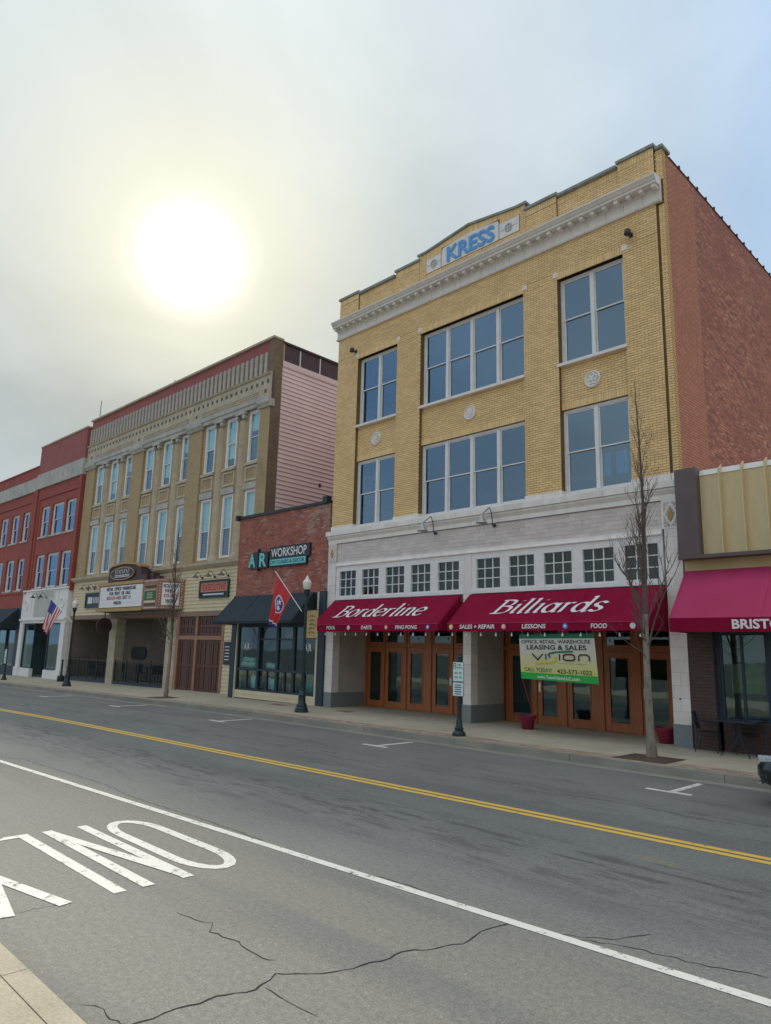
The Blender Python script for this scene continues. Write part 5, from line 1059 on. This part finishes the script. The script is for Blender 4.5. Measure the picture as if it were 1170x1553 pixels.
rb.part('door', MB().frame(-5.1, -4.2, 0, 2.6, .1, .14, .2), 'navy'); rb.part('pane', MB().box(-5.0, -4.3, .16, .166, .1, 2.5), 'shopglass'); rb.part('mullion', MB().box(-4.2, -3.6, .1, .22, 0, 2.6), 'navy')
rb.part('room', MB().box(-6.4, 6, 4, 4.05, 0, 2.7).box(-6.4, 6, .3, 4, -.03, .0).box(-6.42, -6.4, .6, 4, 0, 2.6), 'room'); single('window_display', MB().box(-6.2, -5.5, .5, .55, 1.25, 1.9).box(-6.15, -5.55, .48, .499, 1.3, 1.85), 'parch', 'framed picture standing inside the rose awning shop window', 'picture', (-5.85, .5, 1.25))
single('display_plinth', MB().box(-6.2, -5.5, .42, .7, 0, 1.245), 'darkwood', 'dark display plinth under the picture in the shop window', 'plinth', (-5.85, .55, 0))
t, yf = canopy('rose_awning', 'faded rose awning with white block capitals at the right edge', -6.9, 2.5, 4.0, 2.86, 1.0, .3, 'rose', scal=False, y0=-.35 if False else -.03)
mb = MB(); put_text(mb, 'BRISTOL', (-5.57, yf-.014, 2.62), (1, 0, 0), (0, 0, 1), 1.12, .2, bold=.03); t.part('lettering', mb, 'awnwhite')
vb = MB().box(-6.9, 2.5, yf-.0095, yf-.0045, 2.56, 2.86); t.part('valance_face', vb, 'maroon')
# ================================================================== STREET FURNITURE
def lamp_post(label, x, y, z0, banner=False):
    t = Thing('street_lamp', label, 'street lamp', (x, y, z0), None, 'green iron street lamps')
    pr = [(.225, 0), (.225, .06), (.20, .075), (.20, .13), (.165, .17), (.17, .2), (.165, .23), (.12, .30), (.115, .52), (.125, .545), (.10, .57), (.085, .75), (.09, .78), (.065, .80)]
    t.part('base', MB().lathe([(r, z0+h) for r, h in pr], (x, y), 20), 'postgreen', smooth=True)
    sh = MB(); n = 24
    for zz, rr in ((.79, .062), (3.55, .044)):
        for j in range(n): a = 2*pi*j/n; q = rr*(1 if j % 2 else .86); sh.v.append((x+q*cos(a), y+q*sin(a), z0+zz))
    sh.f += [(j, (j+1) % n, n+(j+1) % n, n+j) for j in range(n)]; sh.m += [0]*n; t.part('shaft', sh, 'postgreen')
    t.part('neck', MB().lathe([(.044, z0+3.54), (.07, z0+3.56), (.05, z0+3.6), (.055, z0+3.68), (.09, z0+3.76), (.105, z0+3.86), (.11, z0+3.9), (.07, z0+3.91)], (x, y), 18), 'postgreen', smooth=True)
    g_ = t.part('globe', MB().lathe([(.085, z0+3.9), (.125, z0+3.98), (.145, z0+4.09), (.15, z0+4.13), (.11, z0+4.2), (.06, z0+4.26), (.045, z0+4.29), (.03, z0+4.33), (.004, z0+4.38)], (x, y), 20), 'globe', smooth=True)
    t.part('globe_band', MB().lathe([(.151, z0+4.11), (.157, z0+4.125), (.151, z0+4.14)], (x, y), 20), 'globe', parent=g_, smooth=True)
    t.part('outlet', MB().box(x-.16, x-.05, y-.04, y+.04, z0+.82, z0+.93), 'postgreen')
    return t
l1 = Vector((-18.5, -2.11, 0)); lamp_post('green iron street lamp with red state flag, in front of the workshop shop', l1.x, l1.y, 0)
q = G(101, 1041, -.17); l2 = Vector((q.x, q.y, zg(q.x))); lamp_post('green iron street lamp with the striped flag, in front of the white shopfront', l2.x, l2.y, l2.z)
def flag(label, tip, foot, hoist, fly, mfun, mats, nu=44, nv=26, amp=.05):
    t = Thing('flag', label, 'flag', foot); t.part('pole', MB().tube([foot, tip], .014, 6), 'white')
    A, B2 = map(Vector, hoist); C2, D2 = map(Vector, fly)
    def fn(s, v):      # s along the fly, v across the hoist
        p = A.lerp(B2, v).lerp(C2.lerp(D2, v), s); d = (C2-A).normalized(); w_ = amp*s**.7
        return p + Vector((0, -1, 0))*(w_*sin(v*13+s*2)) + Vector((1, 0, 0))*(w_*.35*sin(v*9+s*5))
    t.part('cloth', MB().grid(fn, nu, nv, mfun), mats, smooth=True); return t
z1 = lambda x, y: P(380+x*.15464, 850+y*.15464, l1.y)
def star(cx, cy, r, s, v, rot):
    dx, dy = s-cx, v-cy; a = atan2(dy, dx)+rot; d = sqrt(dx*dx+dy*dy); k = (a % (2*pi/5))/(2*pi/5); return d < r*(.42+.58*abs(2*k-1)**1.3)
def tn(s, v):
    if s > .93: return 1
    if s > .895: return 2
    dx, dy = (s-.46)*1.55, v-.5; d = sqrt(dx*dx+dy*dy)
    if d < .27:
        for k in range(3):
            a = .6+2*pi*k/3
            if star(.115*cos(a)*1.1, .115*sin(a)*1.1, .115, dx, dy, a): return 2
        return 1
    return 2 if d < .315 else 0
f1 = flag('red state flag with blue three-star disc hanging from the lamp post', z1(245, 105), z1(505, 500), (z1(258, 150), z1(398, 345)), (z1(190, 630), z1(252, 668)), tn, ['fred', 'fblue', 'fwhite'], 96, 60)
z3 = lambda x, y: P(x*.1111, 880+y*.1111, l2.y)
def us(s, v):
    if s < .4 and v < .54: return 1
    return 0 if int(v*13) % 2 == 0 else 2
f2 = flag('red and white striped flag with blue canton on the far lamp post', z3(690, 240), z3(990, 570), (z3(700, 262), z3(850, 425)), (z3(590, 660), z3(650, 745)), us, ['fred', 'fblue', 'fwhite'], 40, 52, .07)
lb = Thing('lamp_banner', 'small parchment coloured banner on brackets at the near lamp post', 'banner', (-18.15, -2.11, 2.3)); lb.part('cloth', MB().grid(lambda s, t_: (-18.43+.53*s, -2.11+.012*sin(s*6), 2.33+.88*t_), 12, 8), 'parch', smooth=True)
for zz in (2.31, 3.23): lb.part('bracket', MB().tube([(-18.46, -2.11, zz), (-17.88, -2.11, zz)], .011, 6), 'black')
mb = MB()
for k in range(5): stroke(mb, [(-18.33+.02*k, 2.5+.13*k), (-18.15, 2.53+.13*k), (-18.0, 2.49+.13*k)], .03, (0, -2.128, 0), (1, 0, 0), (0, 0, 1))
lb.part('print', mb, mat('brown_print', (.2, .11, .04), None, 3, .7))
for zz in (3.28, 3.5): single('lamp_clamp', MB().tube([(-18.62, -2.11, zz), (-18.38, -2.11, zz)], .02, 6).box(-18.44, -18.40, -2.15, -2.07, zz-.06, zz+.06), 'postgreen', '%s clamp bar on the near lamp post' % ('lower' if zz < 3.4 else 'upper'), 'clamp', (-18.5, -2.11, zz))
def parking(label, x, y, z0, green):
    t = Thing('parking_sign', label, 'sign', (x, y, z0), None, 'parking sign posts')
    t.part('base', MB().lathe([(r, z0+h) for r, h in [(.165, 0), (.165, .07), (.14, .09), (.10, .13), (.115, .17), (.115, .19), (.085, .21), (.07, .38), (.055, .4)]], (x, y), 18), 'postgreen', smooth=True)
    t.part('post', MB().tube([(x, y, z0+.38), (x, y, z0+1.86)], .052, 12), 'postgreen', smooth=True); t.part('finial', MB().lathe([(.055, z0+1.86), (.06, z0+1.88), (.03, z0+1.92), (.035, z0+1.96), (.004, z0+2.0)], (x, y), 12), 'postgreen', smooth=True)
    for k, (a, b2) in enumerate(((1.30, 1.75), (.95, 1.26))):
        p_ = t.part('plate', MB().box(x-.13, x+.19, y-.085, y-.075, z0+a, z0+b2), mat('retro_sheet', (.62, .82, .80), None, 3, .4)); t.part('plate_back', MB().box(x-.14, x+.2, y-.0745, y-.055, z0+a-.01, z0+b2+.01), 'coping', parent=p_)
        mb = MB()
        if k == 0:
            t.part('symbol', MB().box(x-.12, x-.03, y-.089, y-.0855, z0+b2-.15, z0+b2-.015), 'sgreen', parent=p_); put_text(mb, '2', (x-.105, y-.092, z0+b2-.135), (1, 0, 0), (0, 0, 1), .06, .1, bold=.02); t.part('figure', mb, 'awnwhite', parent=p_); mb = MB()
            put_text(mb, 'HR', (x+.02, y-.09, z0+b2-.08), (1, 0, 0), (0, 0, 1), .1, .05); put_text(mb, 'PARKING', (x-.01, y-.09, z0+b2-.145), (1, 0, 0), (0, 0, 1), .18, .04); put_text(mb, '8AM - 5PM', (x-.08, y-.09, z0+a+.17), (1, 0, 0), (0, 0, 1), .22, .05); put_text(mb, 'MON - FRI', (x-.08, y-.09, z0+a+.07), (1, 0, 0), (0, 0, 1), .22, .05)
        else:
            for j in range(5): mb.box(x-.06-.02*(j % 2), x+.12+.02*(j % 2), y-.089, y-.0855, z0+a+.035+.053*j, z0+a+.055+.053*j)
        t.part('print', mb, 'ink', parent=p_)
parking('green iron parking sign post before the double wooden doors', -11.49, -2.76, 0, True)
q = G(6, 1030, -.2); parking('green iron parking sign post at the far left edge', q.x, q.y, zg(q.x), True)
q = P(-9, 949, -2.6); t = Thing('warning_sign', 'yellow diamond warning sign cut by the left edge', 'sign', (q.x, -2.6, zg(q.x))); zc = q.z
t.part('plate', MB().prism([(q.x-.42, zc), (q.x, zc-.42), (q.x+.42, zc), (q.x, zc+.42)], -2.66, -2.655, 'y'), 'yellow'); t.part('post', MB().box(q.x-.03, q.x+.03, -2.65, -2.6, zg(q.x), zc+.45), 'coping')
q = G(92, 1033, -.2); t = Thing('ash_bin', 'dark standing ash bin beside the white shopfront pier', 'bin', (q.x, q.y, zg(q.x))); zz = zg(q.x); t.part('bin', MB().lathe([(.2, zz), (.21, zz+.02), (.2, zz+.3), (.06, zz+.36), (.05, zz+1.1), (.03, zz+1.14)], (q.x, q.y), 14), 'postgreen', smooth=True); t.part('cap', MB().lathe([(.07, zz+1.14), (.08, zz+1.2), (.02, zz+1.24)], (q.x, q.y), 12), 'black')
# iron covers in the pavement
for u, v, nm in ((524, 1079, 'yellow building'), (424, 1069, 'workshop shop')): q = G(u, v); single('utility_cover', MB().box(q.x-.3, q.x+.3, q.y-.2, q.y+.2, -.02, .006).box(q.x-.26, q.x+.26, q.y-.16, q.y+.16, .006, .009), 'browntrim', 'flat iron utility cover in the pavement near the %s' % nm, 'cover', (q.x, q.y, 0))
# plant pots
for x, y, s, nm in ((-11.46, .12, 1.0, 'under the banner'), (-7.74, .38, 1.0, 'beside the right granite plinth')):
    t = Thing('plant_pot', 'empty maroon plastic plant pot %s' % nm, 'pot', (x, y, 0), None, 'maroon plant pots'); t.part('pot', MB().lathe([(.15, 0), (.155, .01), (.22, .3), (.245, .3), (.25, .36), (.235, .365), (.22, .33), (.16, .1)], (x, y), 20), 'pot', smooth=True); t.part('soil', MB().lathe([(.01, .28), (.21, .285), (.21, .27)], (x, y), 16), 'mulch')
# patio set at the right
def chair(label, x, y, rz):
    fr = Matrix.Translation((x, y, 0)) @ Matrix.Rotation(rz, 4, 'Z'); t = Thing('patio_chair', label, 'chair', (0, 0, 0), fr, 'right-hand patio chairs')
    t.part('seat', MB().grid(lambda s, v: (-.2+.4*s, -.2+.4*v, .43-.02*sin(pi*s)*sin(pi*v)), 6, 6), 'patio', smooth=True); t.part('backrest', MB().grid(lambda s, v: (-.19+.38*s, -.2-.1*v-.03*sin(pi*s), .47+.37*v), 6, 5), 'patio', smooth=True)
    for sx in (-.2, .2): t.part('leg', MB().tube([(sx, .2, 0), (sx, .19, .43), (sx, .16, .62), (sx, -.2, .64), (sx, -.28, .8)], .011, 6), 'patio'); t.part('leg', MB().tube([(sx, -.26, 0), (sx, -.18, .43)], .011, 6), 'patio')
chair('dark metal patio chair left of the patio table, by the brown brick pier', -6.48, -.28, radians(-80)); chair('dark metal patio chair right of the patio table', -5.05, -.3, radians(85)); chair('dark metal patio chair behind the patio table, against the window', -5.75, .0-.02, radians(180))
t = Thing('patio_table', 'dark metal patio table in front of the rose awning shop', 'table', (-5.78, -.4, 0)); t.part('table_top', MB().box(-6.2, -5.36, -.78, .0, .70, .725), 'patio'); t.part('pedestal', MB().tube([(-5.78, -.4, .25), (-5.78, -.4, .70)], .03, 8), 'patio')
for a in (40, 130, 220, 310): t.part('leg', MB().tube(spline([(-5.78, -.4, .5), (-5.78+.12*cos(radians(a)), -.4+.12*sin(radians(a)), .25), (-5.78+.38*cos(radians(a)), -.4+.38*sin(radians(a)), .06), (-5.78+.42*cos(radians(a)), -.4+.42*sin(radians(a)), .0)], 4), .014, 6), 'patio')
# parked car, nose in the frame at the right
CX, CY = -4.06, -4.12; cz0 = -.15
car = Thing('parked_car', 'black car parked at the kerb, nose cut by the right edge', 'car', (CX+2.3, CY, cz0))
secs = [(0.0, .54, .38, .60), (.08, .66, .3, .70), (.3, .78, .24, .77), (.7, .9, .2, .86), (1.3, .91, .2, .94), (1.7, .91, .2, 1.0), (3.4, .91, .2, 1.02), (4.2, .89, .22, 1.02), (4.55, .8, .3, .95), (4.65, .65, .42, .85)]
bd = MB(); n = 20; k = 0
for dx, hw, zb, zt in secs:
    for j in range(n):
        a = 2*pi*j/n; ca, sa = cos(a), sin(a); e = .45
        bd.v.append((CX+dx, CY+hw*math.copysign(abs(ca)**e, ca), cz0+(zb+zt)/2+(zt-zb)/2*math.copysign(abs(sa)**e, sa)))
for i in range(len(secs)-1):
    for j in range(n): bd.f.append((i*n+j, i*n+(j+1) % n, (i+1)*n+(j+1) % n, (i+1)*n+j)); bd.m.append(0)
bd.f += [tuple(range(n)), tuple(range((len(secs)-1)*n, len(secs)*n))]; bd.m += [0, 0]; car.part('body', bd, 'carpaint', smooth=True)
cab = MB().prism([(CX+1.35, cz0+.97), (CX+2.1, cz0+1.45), (CX+3.4, cz0+1.47), (CX+4.3, cz0+1.0)], CY-.68, CY+.68, 'y'); car.part('cabin', cab, 'shopglass'); car.part('roof', MB().prism([(CX+2.05, cz0+1.43), (CX+2.15, cz0+1.49), (CX+3.35, cz0+1.5), (CX+3.5, cz0+1.43)], CY-.7, CY+.7, 'y'), 'carpaint')
for s_ in (-1, 1):
    h = MB().grid(lambda s, v: (CX+.05+.4*s, CY+s_*(.60+.22*s+.01), cz0+.6+.13*v+.04*s), 8, 4); car.part('headlight', h, 'headlight', smooth=True); car.part('mirror', MB().box(CX+1.6, CX+1.75, CY+s_*.93-.09, CY+s_*.93+.09, cz0+.98, cz0+1.1), 'carpaint')
    for dx in (.85, 3.7):
        wy = CY+s_*.8; w_ = car.part('wheel', MB().tube([(CX+dx, wy-.1, cz0+.32), (CX+dx, wy+.1, cz0+.32)], .32, 24), 'tyre', smooth=True); car.part('rim', MB().tube([(CX+dx, wy+s_*.105-.005, cz0+.32), (CX+dx, wy+s_*.105+.005, cz0+.32)], .2, 16), 'chrome', parent=w_)
car.part('grille', MB().box(CX-.012, CX+.02, CY-.4, CY+.4, cz0+.42, cz0+.55), 'black'); car.part('bumper_trim', MB().box(CX-.01, CX+.05, CY-.55, CY+.55, cz0+.3, cz0+.33), 'chrome')
# ================================================================== BARE STREET TREES
def tree(label, x, y, z0, H, r, seed, fork=2.1, low=True, lean=(0, 0)):
    rnd = random.Random(seed); t = Thing('street_tree', label, 'tree', (x, y, z0), None, 'bare street trees')
    tr_ = []; n = 14
    for i in range(n+1):
        f = i/n; tr_.append(Vector((x+lean[0]*f+.03*sin(f*7+seed), y+lean[1]*f+.03*cos(f*6+seed), z0+H*.97*f)))
    rad = [r*(1.25 if i == 0 else 1)*(1-.93*(i/n)**.8) for i in range(n+1)]
    tm = MB(); tm.tube(tr_[:6], rad[:6], 10, 0); t.part('trunk', tm, 'bark', smooth=True)
    cr = MB(); cr.tube(tr_[5:], rad[5:], 7, 0)
    def at(f): i = min(n-1, int(f*n)); return tr_[i].lerp(tr_[i+1], f*n-i), rad[i]+(rad[i+1]-rad[i])*(f*n-i)
    def limb(p, d, ln, rr, lev):
        pts = [p]; k = 7
        for i in range(k):
            d = (d + Vector((rnd.uniform(-.16, .16), rnd.uniform(-.16, .16), rnd.uniform(.0, .22)))).normalized(); pts.append(pts[-1]+d*ln/k)
        cr.tube(pts, [max(.0022, rr*(1-.85*i/k)) for i in range(k+1)], 5 if lev < 2 else 3, 0, cap=False)
        if lev < 3:
            for j in range((5, 3, 1)[lev]):
                i = rnd.randint(2, k-1); a = rnd.uniform(0, 2*pi); dd = (pts[i+1]-pts[i]).normalized(); s = Vector((cos(a), sin(a), rnd.uniform(.1, .7))).normalized()
                limb(pts[i], (dd*.75+s*.6).normalized(), ln*rnd.uniform(.3, .55), max(.003, rr*.45), lev+1)
    nb = 26
    for i in range(nb):
        f = fork/H + (1-fork/H)*.93*(i/nb)**1.05; p, rr = at(f); a = rnd.uniform(0, 2*pi); sp = .48 if f < .45 else .24
        d = Vector((cos(a)*sp, sin(a)*sp, 1 if f > .4 else .75)).normalized(); limb(p, d, (1.75 if f < .5 else 1.5)*(1.12-f)*H/8.2+.25, max(.006, rr*.42), 0 if f < .75 else 1)
    if low:
        for i in range(6):
            p, rr = at((fork+rnd.uniform(-.1, .5))/H); a = rnd.uniform(0, 2*pi); limb(p, Vector((cos(a), sin(a), rnd.uniform(.25, .6))).normalized(), rnd.uniform(.9, 1.4), .011, 1)
    t.part('crown', cr, 'twig', smooth=True)
tree('bare upright street tree with pale trunk before the right granite pier', -6.83, -2.3, 0, 8.3, .095, 3)
q = G(252, 1058, -.06); tree('bare thin street tree in front of the theatre marquee', q.x, q.y, zg(q.x), 7.2, .085, 11)
for x, y in ((-6.83, -2.45), (q.x, q.y-.1)):
    mb = MB(); mb.grid(lambda s, v: (x-.55+1.1*s, y-.5+1.0*v, zg(x)+.004+.03*sin(pi*s)*sin(pi*v)), 10, 10); ob = struct('tree_pit', mb, 'mulch', parent=walk, smooth=True)
